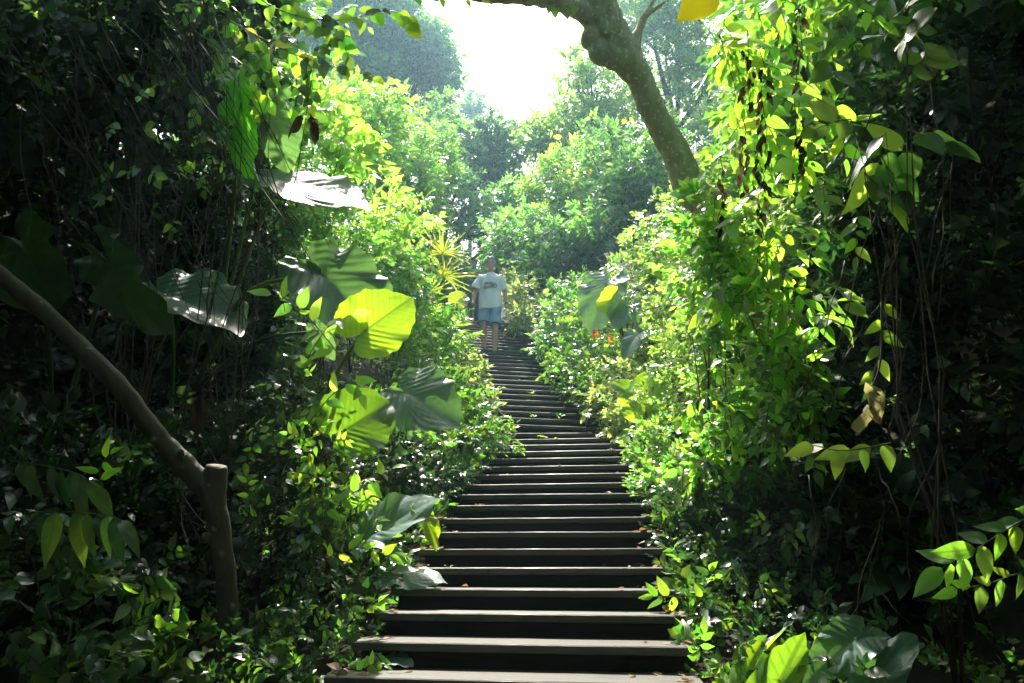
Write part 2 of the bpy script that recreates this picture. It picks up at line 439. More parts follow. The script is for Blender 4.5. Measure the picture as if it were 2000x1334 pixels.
def sprig_arrays(P, Dn, leaf, templ, style='alt', m=7, up=0.7, rng=RNG, twigs=False, spread=0.9):
    """place a sprig of m leaves at every P along direction Dn"""
    n = len(P); Dn = nrm(Dn); sz = np.clip(rng.lognormal(0, .25, n), .5, 1.7)
    ref = nrm(np.array([0, -.30, 1.0 * up]) + rng.normal(size=(n, 3)) * 0.45 + Dn * 0.1)
    side = nrm(np.cross(Dn, ref)); nz = np.cross(side, Dn)
    pos, dr, no, ln = [], [], [], []
    for j in range(m):
        t = (j + 0.5) / m
        if style == 'whorl':
            a = 2 * np.pi * j / m + rng.uniform(0, .5, n)[:, None]
            d = nrm(np.cos(a) * side + np.sin(a) * nz * 0.8 + Dn * 0.35 - np.array([0, 0, 0.35]))
            pos.append(P + Dn * leaf * 0.15); dr.append(d)
            no.append(nrm(Dn + np.array([0, 0, .6]) + rng.normal(size=(n, 3)) * .25)); ln.append(leaf * rng.uniform(.75, 1.15, n))
            continue
        sgn = (1 if j % 2 else -1) if style == 'alt' else (1 if j % 2 else -1)
        tt = t if style == 'alt' else (j // 2 + 0.5) / (m / 2)
        sp = leaf * m * (0.30 if style == 'alt' else 0.20)
        q = P + Dn * (tt * sp)[..., None] if hasattr(tt, 'shape') else P + Dn * tt * sp - np.array([0, 0, 1.0]) * (tt ** 2) * sp * 0.28
        d = nrm(sgn * side * spread + Dn * (0.55 + 0.6 * tt) - np.array([0, 0, .22]) + rng.normal(size=(n, 3)) * .22)
        if j == m - 1: d = nrm(Dn - np.array([0, 0, .4]) + rng.normal(size=(n, 3)) * .15)
        pos.append(q); dr.append(d)
        no.append(nrm(nz + rng.normal(size=(n, 3)) * .38)); ln.append(leaf * np.clip(rng.lognormal(-.12, .33, n), .35, 1.7) * (1 - .25 * tt) * sz)
    pos, dr, no, ln = np.vstack(pos), np.vstack(dr), np.vstack(no), np.concatenate(ln)
    A = leaves_arrays(pos, dr, no, ln, templ)
    if not twigs: return [A]
    sp = leaf * m * (0.30 if style == 'alt' else 0.20); r = leaf * 0.018
    a = P; b = P + Dn * sp * .5 - np.array([0, 0, .07]) * sp; c = P + Dn * sp - np.array([0, 0, .28]) * sp
    V = []; T = []
    ring = [side * r, -side * .5 * r + nz * .87 * r, -side * .5 * r - nz * .87 * r]
    V = np.stack([x + q for x, s in ((a, 1), (b, .8), (c, .4)) for q in [k * s for k in ring]], 1).reshape(-1, 3)
    T0 = []
    for s in (0, 3):
        for j in range(3):
            p, q = s + j, s + (j + 1) % 3
            T0 += [(p, q, q + 3), (p, q + 3, p + 3)]
    T = (np.array(T0)[None] + (np.arange(n) * 9)[:, None, None]).reshape(-1, 3)
    return [A, (V, T)]

def lumpy(P, f, ph):
    return (np.sin(P[:, 0] * f + ph) * np.sin(P[:, 1] * f * 1.1 + ph * 2.1) + np.sin(P[:, 2] * f * 1.3 + ph * 1.7) * np.sin((P[:, 0] + P[:, 1]) * f * .8 + ph * .6)
            + .6 * np.sin(P[:, 0] * f * 2.3 - ph) * np.sin(P[:, 2] * f * 2.1 + ph))

CAMR, CAMU, CAMF = np.array([1.0, 0, 0]), np.array([0, -SP, CP]), np.array([0, CP, SP])
def clump_points(c, r, n, shell=0.25, gap=0.35, f=None, rng=RNG):
    """n points in an ellipsoid (centre c, world radii r), denser near its surface, with gaps"""
    out, outd = [], []
    ph = rng.uniform(0, 6); f = f or 4.2 / max(min(r), .05)
    need = n; tries = 0
    while need > 0 and tries < 12:
        u = nrm(rng.normal(size=(need * 3 + 40, 3))); rad = rng.uniform(0, 1, len(u)) ** shell
        wob = (1 + .24 * lumpy(u, 3.1, ph)) * np.where(rng.random(len(u)) < .10, rng.uniform(1.0, 1.30, len(u)), 1.0)
        P = u * (rad * wob)[:, None] * np.array(r)
        keep = lumpy(P, f, ph) > (-1 + 2 * gap) * .9 * rng.uniform(.4, 1.3, len(P)) - .25
        P, u = P[keep][:need], u[keep][:need]
        out.append(P + np.array(c)); outd.append(u / np.array(r)); need -= len(P); tries += 1
    return np.vstack(out), nrm(np.vstack(outd))

LEAFCOUNT = [0]
def foliage_for(clumps, leaf, k, templ, style, m, gap, shell=0.25, twigs=False, up=0.7, out=0.55, rng=RNG, droop=0.0):
    """clumps: (centre, radii). k = mean number of leaf layers over the clump's outline"""
    V0, T0 = TEMPL[templ]
    la = leaf * leaf * {'d': .25, 'o': .32, 'r': .45, 'l': .20}[templ] * .8
    parts = []
    for c, r in clumps:
        area = math.pi * r[0] * r[2]
        n = max(3, int(k * area / la / m))
        P, U = clump_points(c, np.maximum(np.array(r) - leaf * m * .08, .03), n, shell, gap, rng=rng)
        Dn = U * out + rng.normal(size=P.shape) * .5 + np.array([0, 0, .25 - droop])
        parts += sprig_arrays(P, Dn, leaf, templ, style, m, up, rng, twigs)
        LEAFCOUNT[0] += len(P) * m
    return parts

def px_clump(px, py, dep, rx, ry, rz):
    return (np.array(at(px, py, dep)), (rx / F * dep, rz, ry / F * dep))

def stem_set(base, tops, r0, mat, name, parent, joints=5, sides=6):
    for t in tops:
        b = np.array(base) + RNG.normal(size=3) * [r0, r0, 0]
        t = np.array(t)
        P = [b + (t - b) * s + RNG.normal(size=3) * .05 * np.linalg.norm(t - b) * (s * (1 - s) * 2) * [1, 1, .3] for s in np.linspace(0, 1, joints)]
        V, T = tube_arrays(P, np.linspace(r0, r0 * .25, joints), sides, True)
        obj(name, mesh_tris(name, V, T, mat, True), parent)

def shrub(label, clumps, leaf, k, mat, templ='o', style='alt', m=7, gap=.35, cat='shrub', name='shrub', group=None, shell=.25, twigs=True, up=.7, stems=5, foliage='foliage', droop=0.0, stem_r=.009, depth_back=.25):
    c0 = np.mean([c for c, r in clumps], axis=0)
    x, y = c0[0], c0[1] + .15
    y += depth_back
    base = (x, y, gz(x, y) - .05)
    root = empty(name, base, label, cat, group)
    V, T = join_arrays(foliage_for(clumps, leaf, k, templ, style, m, gap, shell, twigs, up, droop=droop))
    obj(foliage, mesh_tris(foliage, V, T, M[mat], templ != 'd'), root, 'stuff')
    tops = []
    for i in range(stems):
        c, r = clumps[i % len(clumps)]
        tops.append(np.array(c) + RNG.uniform(-.6, .6, 3) * np.array(r) + [0, 0, r[2] * .1])
    stem_set(base, tops, stem_r, M['twig'], 'stem', root)
    return root

def tree(label, clumps, leaf, k, mat, templ='d', style='alt', m=7, gap=.4, r0=.16, base=None, name='tree', group=None, shell=.3, bark='bark', up=.7, droop=0.0):
    c0 = np.mean([c for c, r in clumps], axis=0)
    bx, by = (c0[0], c0[1]) if base is None else base
    b = np.array((bx, by, gz(bx, by) - .2))
    root = empty(name, b, label, 'tree', group)
    fork = b + (c0 - b) * .45
    parts = [tube_arrays([b, b + (fork - b) * .5 + RNG.normal(size=3) * r0 * .4, fork], [r0, r0 * .8, r0 * .65], 9, True)]
    for c, r in clumps:
        e = np.array(c) + [0, 0, r[2] * .3]
        mid = (fork + e) / 2 + RNG.normal(size=3) * .25
        parts.append(tube_arrays([fork, mid, e], [r0 * .55, r0 * .35, r0 * .1], 6, True))
        for q in range(4):
            s = np.array(c) + RNG.uniform(-.7, .7, 3) * np.array(r)
            parts.append(tube_arrays([mid, (mid + s) / 2 + RNG.normal(size=3) * .1, s], [r0 * .25, r0 * .15, r0 * .05], 5, True))
    V, T = join_arrays(parts)
    obj('trunk', mesh_tris('trunk', V, T, M[bark], True), root)
    V, T = join_arrays(foliage_for(clumps, leaf, k, templ, style, m, gap, shell, False, up, droop=droop))
    obj('crown', mesh_tris('crown', V, T, M[mat], False), root, 'stuff')
    return root

# ------------------------------------------------------------------ fine single leaves (own objects)
def fine_leaf_mesh(seed, w=.27, curl=.16, fold=.12, mat='near', tip=1.0, crumple=0.0, nx=9):
    r = np.random.default_rng(seed)
    xs = np.linspace(0, 1, nx); ys = np.array([-1, -.55, 0, .55, 1])
    ph = r.uniform(0, 6, 4); V = []; UV = []
    tw = r.uniform(-.25, .25); cv = curl * r.uniform(.4, 1.6); fo = fold * r.uniform(.3, 1.6)
    for x in xs:
        hw = w * (np.sin(np.pi * min(x, 1) ** .72) ** .85) * (1 - .25 * x) * 1.12
        if x > .8: hw *= (1 - .4 * tip * (x - .8) / .2)
        hw = max(hw, .006)
        for y in ys:
            yy = y * hw
            z = fo * abs(yy) - cv * x * x + .018 * np.sin(9 * x + ph[0]) * abs(y) + tw * x * yy + crumple * (np.sin(7 * x + ph[1]) * np.sin(4 * y + ph[2]) * .22 - .5 * y * y * hw)
            V.append((x, yy + .06 * np.sin(3 * x + ph[3]) * x * .5, z)); UV.append((x, yy))
    T = []
    for i in range(nx - 1):
        for j in range(4):
            a = i * 5 + j
            T += [(a, a + 5, a + 6), (a, a + 6, a + 1)]
    return mesh_tris('leaf', np.array(V), np.array(T), M[mat], True, np.array(UV))
LEAFSET = {}
def leafset(kind):
    if kind not in LEAFSET:
        spec = {'near': dict(w=.215, mat='near'), 'neardark': dict(w=.24, mat='neardark', curl=.2), 'round': dict(w=.36, mat='near', curl=.1, tip=.3),
                'long': dict(w=.15, mat='neardark', curl=.25), 'longlit': dict(w=.16, mat='near', curl=.25), 'lime': dict(w=.225, mat='lime'), 'yellow': dict(w=.33, mat='yellow', curl=.1),
                'dead': dict(w=.22, mat='dead', crumple=1.0, curl=.5), 'straw': dict(w=.26, mat='straw', crumple=1.2, curl=.4), 'orange': dict(w=.3, mat='orange', crumple=.7),
                'palm': dict(w=.030, mat='palm', curl=.12), 'pale': dict(w=.3, mat='pale'), 'rounddark': dict(w=.34, mat='neardark', curl=.12, tip=.4)}[kind]
        LEAFSET[kind] = [fine_leaf_mesh(100 + 7 * i + hash(len(kind)) % 5, **spec) for i in range(6)]
    return LEAFSET[kind]

def leaf_matrix(p, d, n, s, sw=1.0):
    x = Vector(d).normalized(); y = Vector(n).cross(x)
    if y.length < 1e-4: y = Vector((1, 0, .1)).cross(x)
    y.normalize(); z = x.cross(y)
    return Matrix(((x[0] * s, y[0] * s * sw, z[0] * s, p[0]), (x[1] * s, y[1] * s * sw, z[1] * s, p[1]), (x[2] * s, y[2] * s * sw, z[2] * s, p[2]), (0, 0, 0, 1)))

def put_leaf(root, kind, p, d, n, s, sw=1.0, name='leaf', label=None):
    me = random.choice(leafset(kind))
    o = bpy.data.objects.new(name, me); COL.objects.link(o)
    m = leaf_matrix(p, d, n, s, sw)
    if root is not None:
        o.parent = root
        o.matrix_basis = Matrix.Translation(-root.location) @ m
    else:
        o.matrix_basis = m
    if label: o['label'] = label
    return o

def single_leaf_shrub(label, clumps, n, leaf, kind, cat='shrub', name='shrub', m=6, gap=.3, shell=.3, droop=.15, stems=6, mix=None, up=.42, base=None, group=None, twigr=.0035):
    """a near plant whose leaves are single objects on leafy twigs"""
    c0 = np.mean([c for c, r in clumps], axis=0)
    bx, by = (c0[0] * 1.12, c0[1] + .5) if base is None else base
    b = np.array((bx, by, gz(bx, by) - .05))
    root = empty(name, b, label, cat, group)
    areas = np.array([r[0] * r[2] for c, r in clumps]); areas = areas / areas.sum()
    tubes = []; tops = []
    for (c, r), a in zip(clumps, areas):
        k = max(1, int(round(n * a / m)))
        P, U = clump_points(c, r, k, shell, gap)
        for p, u in zip(P, U):
            d = nrm(u * .6 + RNG.normal(size=3) * .5 + np.array([0, -.15, -droop]))
            sp = leaf * m * .30
            ref = nrm(np.array([0, -.75, up]) + RNG.normal(size=3) * .4)
            side = nrm(np.cross(d, ref)); nz = np.cross(side, d)
            st = p - d * sp * .5
            e = [st + d * sp * t - np.array([0, 0, .30]) * sp * t * t for t in np.linspace(0, 1, 5)]
            tubes.append(tube_arrays(e, np.linspace(twigr, twigr * .4, 5), 5, False))
            tops.append(st)
            for j in range(m):
                t = (j + .6) / m
                q = st + d * sp * t - np.array([0, 0, .30]) * sp * t * t
                sg = 1 if j % 2 else -1
                ld = nrm(sg * side * .9 + d * (.5 + .6 * t) - np.array([0, 0, .35]) + RNG.normal(size=3) * .2)
                if j == m - 1: ld = nrm(d - np.array([0, 0, .5]))
                kd = kind if mix is None or random.random() > mix[1] else mix[0]
                put_leaf(root, kd, q, ld, nrm(nz + RNG.normal(size=3) * .35), leaf * random.uniform(.6, 1.2))
    V, T = join_arrays(tubes)
    obj('twig', mesh_tris('twig', V, T, M['twig'], True), root, 'stuff')
    sel = [tops[i] for i in RNG.integers(0, len(tops), stems)]
    stem_set(b, sel, .007, M['twig'], 'stem', root)
    return root

def spray(label, pts, leafkind, n, size, cat='branch', name='leafy_branch', side_amt=.9, droop=.35, lit=None, r=.004, base_r=None, nhint=(0, -1, .22), group=None, both=True):
    """a hand placed leafy twig: pts are (px, py, depth)"""
    P = [at(*p) for p in pts]
    root = empty(name, P[0], label, cat, group)
    C, R = smooth_path(P, np.linspace(r, r * .35, len(P)), 5 * len(P))
    V, T = tube_arrays(C, R, 6)
    obj('twig', mesh_tris('twig', V, T, M['stalk'], True), root)
    tang = nrm(np.gradient(C, axis=0))
    for j in range(n):
        t = .12 + .88 * j / max(n - 1, 1); i = min(int(t * (len(C) - 1)), len(C) - 1)
        d = tang[i]; nh = np.array(nhint) + RNG.normal(size=3) * .3
        side = nrm(np.cross(d, nh)); sg = 1 if j % 2 else -1
        ld = nrm(sg * side * side_amt + d * .55 - np.array([0, 0, droop]) + RNG.normal(size=3) * .15)
        if j == n - 1: ld = nrm(d - np.array([0, 0, droop * .6]))
        kd = leafkind if isinstance(leafkind, str) else random.choice(leafkind)
        put_leaf(root, kd, C[i], ld, nrm(nh), size * random.uniform(.75, 1.2))
    return root

# ------------------------------------------------------------------ elephant ears
def ear_mesh(seed, width=.86, fold=.25, droop=.25, wave=.035, mat='ear', cup=0.0):
    r = np.random.default_rng(seed)
    nr, na = 20, 84
    th = np.linspace(-np.pi, np.pi, na, endpoint=False)
    key = np.radians([0, 14, 30, 55, 85, 115, 140, 158, 171, 180]); rad = np.array([1, .88, .74, .60, .52, .49, .47, .42, .22, .05])
    R = np.interp(np.abs(th), key, rad)
    R *= 1 + .022 * np.sin(15 * th + r.uniform(0, 6)) * (np.abs(th) > .25) + .012 * np.sin(29 * th + r.uniform(0, 6))
    rr = (np.linspace(0, 1, nr + 1)[1:]) ** .9
    x = rr[:, None] * (R * np.cos(th))[None]; y = rr[:, None] * (R * np.sin(th))[None] * width
    ph = r.uniform(0, 6, 5)
    q = (x - .75 * np.abs(y)) / .115
    bulge = .012 * np.abs(np.sin(np.pi * (q + .5))) * np.minimum(1, np.abs(y) * 7)
    z = fold * np.abs(y) - cup * y * y - droop * np.maximum(x, 0) ** 2 - .10 * np.minimum(x, 0) ** 2 + bulge
    z += wave * np.sin(7 * th + ph[0])[None] * (rr[:, None] ** 2.5) + wave * .6 * np.sin(13 * th + ph[1])[None] * (rr[:, None] ** 4)
    z += .02 * np.sin(5 * x + ph[2]) * np.sin(4 * y + ph[3])
    V = np.vstack([[(0, 0, 0)], np.stack([x, y, z], -1).reshape(-1, 3)])
    UV = V[:, :2].copy()
    T = [(0, 1 + j, 1 + (j + 1) % na) for j in range(na)]
    for i in range(nr - 1):
        for j in range(na):
            a, b = 1 + i * na + j, 1 + i * na + (j + 1) % na
            T += [(a, a + na, b + na), (a, b + na, b)]
    return mesh_tris('leaf', V, np.array(T), M[mat], True, UV)

_ear_seed = [500]
def ear_plant(label, base, leaves, group=None, name='elephant_ear_plant'):
    """base (px, py, dep) of the foot; leaves: dict(b=(px,py,dep) joint, t=(px,py,dep) tip, n=normal hint, mat, ...)"""
    b = at(*base)
    root = empty(name, b, label, 'plant', group)
    for lf in leaves:
        _ear_seed[0] += 1
        B, Tp = at(*lf['b']), at(*lf['t'])
        L = (Tp - B).length
        me = ear_mesh(_ear_seed[0], lf.get('w', .86), lf.get('fold', .25), lf.get('droop', .2), lf.get('wave', .035), lf.get('mat', 'ear'), lf.get('cup', 0))
        o = bpy.data.objects.new('leaf', me); COL.objects.link(o); o.parent = root
        o.matrix_basis = Matrix.Translation(-root.location) @ leaf_matrix(B, Tp - B, lf.get('n', (0, -.3, 1)), L)
        if lf.get('label'): o['label'] = lf['label']
        via = lf.get('via')
        mid = at(*via) if via else (b + B) / 2 + Vector((0, .03, .25 * (B - b).length * .5))
        C, R = smooth_path([b, mid, B], [.019, .015, .010], 12)
        V, T = tube_arrays(C, R * lf.get('sr', 1.0), 8)
        obj('stalk', mesh_tris('stalk', V, T, M['stalk'], True), root)
    return root
# ------------------------------------------------------------------ fused solids
def ball(c, r, n=14, m=18):
    th = np.linspace(0, np.pi, n); ph = np.linspace(0, 2 * np.pi, m, endpoint=False)
    V = np.stack([np.outer(np.sin(th), np.cos(ph)), np.outer(np.sin(th), np.sin(ph)), np.outer(np.cos(th), np.ones(m))], -1).reshape(-1, 3) * np.array(r) + np.array(c)
    T = []
    for i in range(n - 1):
        for j in range(m):
            a, b = i * m + j, i * m + (j + 1) % m
            if i > 0: T.append((a, a + m, b))
            if i < n - 2: T.append((b, a + m, b + m))
    return V, np.array(T)

def loft(rings, n=24):
    """rings: (centre, rx, ry) horizontal ellipses from bottom to top, capped"""
    th = np.linspace(0, 2 * np.pi, n, endpoint=False); V = []
    for c, rx, ry in rings:
        V.append(np.stack([c[0] + rx * np.sign(np.cos(th)) * np.abs(np.cos(th)) ** .85, c[1] + ry * np.sign(np.sin(th)) * np.abs(np.sin(th)) ** .85, np.full(n, c[2])], -1))
    k = len(rings); V = np.vstack(V); T = []
    for i in range(k - 1):
        for j in range(n):
            a, b = i * n + j, i * n + (j + 1) % n
            T += [(a, b, b + n), (a, b + n, a + n)]
    c0, c1 = len(V), len(V) + 1
    V = np.vstack([V, [rings[0][0]], [rings[-1][0]]])
    for j in range(n):
        T.append((c0, (j + 1) % n, j)); T.append((c1, (k - 1) * n + j, (k - 1) * n + (j + 1) % n))
    return V, np.array(T)

def limb(pts, rad, n=18, sides=14):
    P, R = smooth_path(pts, rad, n)
    V, T = tube_arrays(P, R, sides, True)
    return [(V, T), ball(P[0], (R[0],) * 3, 8, 10), ball(P[-1], (R[-1],) * 3, 8, 10)]

def fused(name, parts, voxel, mat, parent, folds=0.0, fscale=18.0, seed=0, smooth_it=2, world=False):
    """unite overlapping closed pieces into one continuous surface"""
    V, T = join_arrays(parts)
    tmp = bpy.data.objects.new('tmp', mesh_tris('tmp', V, T)); COL.objects.link(tmp)
    r = tmp.modifiers.new('r', 'REMESH'); r.mode = 'VOXEL'; r.voxel_size = voxel; r.use_smooth_shade = True
    s = tmp.modifiers.new('s', 'SMOOTH'); s.iterations = smooth_it; s.factor = .5
    dg = bpy.context.evaluated_depsgraph_get()
    me = bpy.data.meshes.new_from_object(tmp.evaluated_get(dg)); me.name = name
    bpy.data.objects.remove(tmp)
    if folds > 0:
        n = len(me.vertices); co = np.empty(n * 3, np.float32); no = np.empty(n * 3, np.float32)
        me.vertices.foreach_get('co', co); me.vertices.foreach_get('normal', no); co = co.reshape(-1, 3); no = no.reshape(-1, 3)
        x, y, z = co.T
        w = np.sin(fscale * (z * .8 + x * .9) + 3 * np.sin(9 * x + seed)) + .7 * np.sin(fscale * 1.7 * (z * .5 - x) + 2 * np.sin(7 * z + seed)) + .5 * np.sin(fscale * 2.3 * x + 5 * z)
        co += no * (folds * w)[:, None]
        me.vertices.foreach_set('co', co.ravel()); me.update()
    me.materials.clear(); me.materials.append(mat)
    o = bpy.data.objects.new(name, me); COL.objects.link(o); o.parent = parent
    if world: o.matrix_parent_inverse = parent.matrix_basis.inverted()
    return o

#PART2
# ------------------------------------------------------------------ morning haze
def haze():
    m, nt, N, L = new_mat('haze')
    out = N.new('ShaderNodeOutputMaterial'); v = N.new('ShaderNodeVolumePrincipled')
    v.inputs['Color'].default_value = (0.48, 0.80, 1.0, 1); v.inputs['Density'].default_value = 0.0022; v.inputs['Anisotropy'].default_value = 0.6
    L.new(v.outputs[0], out.inputs['Volume'])
    x, y0, y1, z0, z1 = 63.0, -43.0, 69.0, -12.0, 40.0
    V = np.array([(a, b, c) for c in (z0, z1) for b in (y0, y1) for a in (-x, x)])
    T = np.array([(0, 2, 3, 1), (4, 5, 7, 6), (0, 1, 5, 4), (2, 6, 7, 3), (0, 4, 6, 2), (1, 3, 7, 5)])
    o = obj('haze', mesh_tris('haze', V, T, m)); tag(o, kind='stuff')
haze()

# ------------------------------------------------------------------ distant trees
pc = px_clump
HZ = 'hazy trees on the far slope'
tree('tall hazy blue-green tree filling the upper left behind the bright shrubs',
     [pc(800, 120, 31, 95, 90, 2.0), pc(720, 60, 30, 110, 110, 2.2), pc(690, 170, 29, 110, 70, 2.0), pc(818, 85, 31, 50, 55, 1.2), pc(725, -40, 30, 90, 70, 2.0), pc(855, 160, 31, 45, 60, 1.2)],
     .21, 8.0, 'tree', r0=.28, m=7)
tree('hazy tree at the upper left edge of the far slope behind the hanging vine leaves',
     [pc(600, 40, 33, 110, 90, 2.2), pc(500, 100, 32, 110, 100, 2.2), pc(600, 150, 31, 100, 60, 2.0), pc(420, 20, 32, 120, 110, 2.2)], .21, 7.0, 'tree', r0=.25)
tree('tiny pale hazy tree on the skyline at the foot of the white sky gap',
     [pc(930, 200, 44, 26, 26, .8), pc(915, 225, 44, 30, 26, .8)], .17, 5.1, 'tree', r0=.15)
tree('dark rounded tree with drooping whorls of leaves under the sky gap',
     [pc(893, 258, 23, 40, 44, .7), pc(975, 262, 23, 50, 50, .8), pc(930, 330, 22.5, 60, 50, .9), pc(985, 345, 22.5, 48, 50, .8), pc(940, 300, 23, 60, 60, .9)],
     .17, 5.4, 'tree', templ='l', style='whorl', m=9, r0=.13)
tree('mid green leafy tree filling the hollow above the second walker',
     [pc(900, 400, 20, 50, 70, 1.0), pc(960, 440, 19.5, 60, 60, 1.0), pc(870, 330, 21, 45, 60, .9), pc(850, 250, 22, 50, 60, .9), pc(1010, 400, 19, 50, 50, .9), pc(850, 530, 17, 70, 70, 1.0), pc(770, 470, 17, 70, 80, 1.0), pc(900, 560, 22.5, 50, 55, .9), pc(700, 400, 18, 90, 100, 1.0)],
     .13, 5.1, 'tree', r0=.13)
tree('sunlit pale green tree right of the white sky gap behind the leaning trunk',
     [pc(1170, 200, 22, 75, 70, 1.2), pc(1120, 260, 21.5, 70, 50, 1.1), pc(1230, 250, 21, 80, 70, 1.2), pc(1150, 300, 21, 80, 50, 1.1), pc(1075, 265, 22, 40, 40, .7), pc(1040, 275, 22, 40, 45, .7), pc(1140, 130, 22.5, 40, 40, .7)],
     .16, 5.1, 'olive', r0=.17)
tree('tall hazy tree behind the fork of the leaning trunk',
     [pc(1300, 110, 27, 90, 80, 1.5), pc(1330, 20, 27, 90, 80, 1.5), pc(1210, 60, 28, 60, 60, 1.3), pc(1390, 170, 26, 70, 90, 1.5), pc(1385, 285, 24, 70, 70, 1.3), pc(1260, -30, 28, 90, 50, 1.4)],
     .16, 5.1, 'olive', r0=.2)
tree('shady dark green tree just left of the leaning trunk foot',
     [pc(1240, 340, 15, 60, 60, .8), pc(1180, 290, 16, 60, 50, .8), pc(1290, 300, 15, 50, 60, .8), pc(1290, 390, 14.5, 60, 60, .8), pc(1210, 400, 15, 70, 50, .8)],
     .11, 4.8, 'tree', r0=.11)
tree('yellow-flecked olive tree above the right side of the stairs',
     [pc(1100, 345, 17.5, 60, 50, .9), pc(1150, 400, 17, 70, 50, .9), pc(1060, 390, 18, 50, 50, .9), pc(1200, 350, 17, 60, 40, .9)],
     .12, 5.1, 'olive', r0=.11)
tree('glossy dark green tree right above the walkers',
     [pc(1040, 470, 16, 70, 60, .9), pc(1110, 490, 15, 80, 60, .9), pc(990, 480, 17, 50, 60, .8), pc(1160, 460, 14.5, 60, 60, .8), pc(1060, 540, 15, 60, 50, .8), pc(1000, 545, 18, 60, 50, .8)],
     .10, 5.1, 'tree', r0=.10, templ='o')

# ------------------------------------------------------------------ left bank shrubs
shrub('sunlit vine-smothered shrub below the hazy tree on the left', [pc(690, 215, 13, 100, 50, .7), pc(640, 230, 12.5, 80, 70, .7), pc(760, 220, 13.5, 60, 50, .6), pc(730, 270, 13, 80, 60, .6)], .10, 3.4, 'lime', gap=.3)
tree('leafy tree on the left slope behind the dark elephant ears', [pc(540, 480, 13, 110, 110, 1.0), pc(460, 340, 14, 120, 100, 1.0), pc(600, 360, 13.5, 80, 80, .8), pc(300, 450, 12, 150, 130, 1.0), pc(560, 600, 11, 90, 70, .7)], .14, 5.0, 'tree', r0=.12)
tree('leafy tree on the right slope behind the black thicket', [pc(1620, 380, 12, 130, 130, 1.0), pc(1760, 380, 12, 150, 120, 1.0), pc(1500, 250, 13, 100, 110, .8), pc(1900, 480, 10, 150, 200, 1.0), pc(1700, 620, 10, 140, 130, .8)], .14, 5.0, 'tree', r0=.12)
shrub('fine-leaved green creeper draped over the left bank below the hazy tree', [pc(790, 290, 14.5, 50, 70, .5), pc(815, 350, 14, 45, 80, .5), pc(770, 370, 13.5, 40, 70, .5), pc(730, 330, 13, 40, 60, .5), pc(850, 300, 16, 50, 70, .6)], .06, 3.4, 'bright', templ='d', m=9)
shrub('yellow-green broad-leaved shrub right of the waxy grey elephant ear', [pc(650, 280, 8.2, 80, 70, .5), pc(700, 320, 8.4, 60, 50, .4), pc(600, 230, 8, 60, 60, .4), pc(560, 170, 8, 60, 70, .4), pc(640, 190, 9, 60, 50, .4)], .105, 2.6, 'lime', templ='r', gap=.4, twigs=True)
shrub('shaded blue-green shrub beside the top of the stairs on the left', [pc(832, 400, 14, 44, 60, .7), pc(800, 440, 13, 54, 50, .6), pc(848, 450, 15, 34, 50, .5), pc(852, 340, 16, 40, 50, .6)], .08, 3.2, 'mid', templ='o', m=7)
shrub('bright shrub below the tip of the waxy grey elephant ear', [pc(760, 440, 9.3, 80, 40, .5), pc(800, 470, 9.5, 48, 45, .4), pc(700, 460, 9, 70, 40, .5), pc(790, 400, 10, 60, 30, .5)], .10, 2.8, 'lime', gap=.35, twigs=True)
shrub('small-leaved bright bush under the waxy grey elephant ear', [pc(630, 430, 7.6, 80, 35, .4), pc(570, 410, 7.4, 50, 30, .4), pc(690, 490, 8, 60, 50, .4), pc(610, 470, 7.6, 50, 40, .4)], .055, 3.2, 'bright', m=8)
shrub('bright bush behind the glowing yellow-green elephant ear', [pc(760, 530, 8.5, 80, 50, .5), pc(806, 540, 9, 42, 55, .4), pc(720, 500, 8.6, 60, 40, .4), pc(815, 610, 9, 38, 45, .4)], .075, 3.0, 'bright', gap=.3)
shrub('leafy bright shrub beside the walkers on the left edge of the stairs', [pc(860, 650, 9, 60, 40, .4), pc(800, 650, 8.7, 60, 40, .4), pc(866, 690, 9, 34, 32, .35), pc(840, 690, 8.7, 70, 35, .4)], .10, 3.0, 'bright', style='alt', templ='l', m=9)
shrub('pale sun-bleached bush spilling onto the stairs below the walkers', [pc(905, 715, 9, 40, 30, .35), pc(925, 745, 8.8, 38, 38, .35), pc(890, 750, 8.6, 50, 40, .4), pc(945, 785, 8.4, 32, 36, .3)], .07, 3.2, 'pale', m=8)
shrub('dark small-leaved bush between the grey elephant ear and the stairs', [pc(870, 760, 7.8, 60, 45, .4), pc(900, 800, 7.6, 60, 45, .4), pc(820, 720, 8, 60, 40, .4), pc(940, 830, 7.6, 50, 45, .4)], .06, 3.2, 'mid', m=8)
shrub('low bush with small glossy leaves at the left edge of the mid stairs', [pc(950, 860, 7.4, 55, 35, .35), pc(890, 870, 7, 60, 50, .4), pc(840, 880, 6.6, 60, 50, .4), pc(910, 920, 6.8, 40, 35, .3)], .055, 3.4, 'mid', m=8)
shrub('shadowy fine-leaved bush above the silver elephant ear at the stair edge', [pc(820, 930, 6.0, 60, 45, .35), pc(870, 930, 6.4, 45, 40, .3), pc(760, 900, 5.8, 60, 60, .35)], .05, 3.0, 'dark', m=8)
single_leaf_shrub('bright leafy shrub in front of the dark green elephant ear', [pc(690, 920, 4.7, 60, 70, .25), pc(640, 860, 4.6, 60, 80, .25), pc(700, 1010, 4.5, 60, 70, .22), pc(610, 960, 4.5, 50, 60, .2)], 230, .075, 'near', mix=('lime', .35), m=7)
single_leaf_shrub('dense glossy shrub right of the cut-off dark trunk', [pc(560, 760, 4.9, 70, 70, .3), pc(540, 860, 4.7, 80, 80, .3), pc(570, 980, 4.5, 80, 90, .3), pc(600, 1090, 4.3, 70, 90, .25)], 290, .085, 'neardark', mix=('near', .3), m=7)
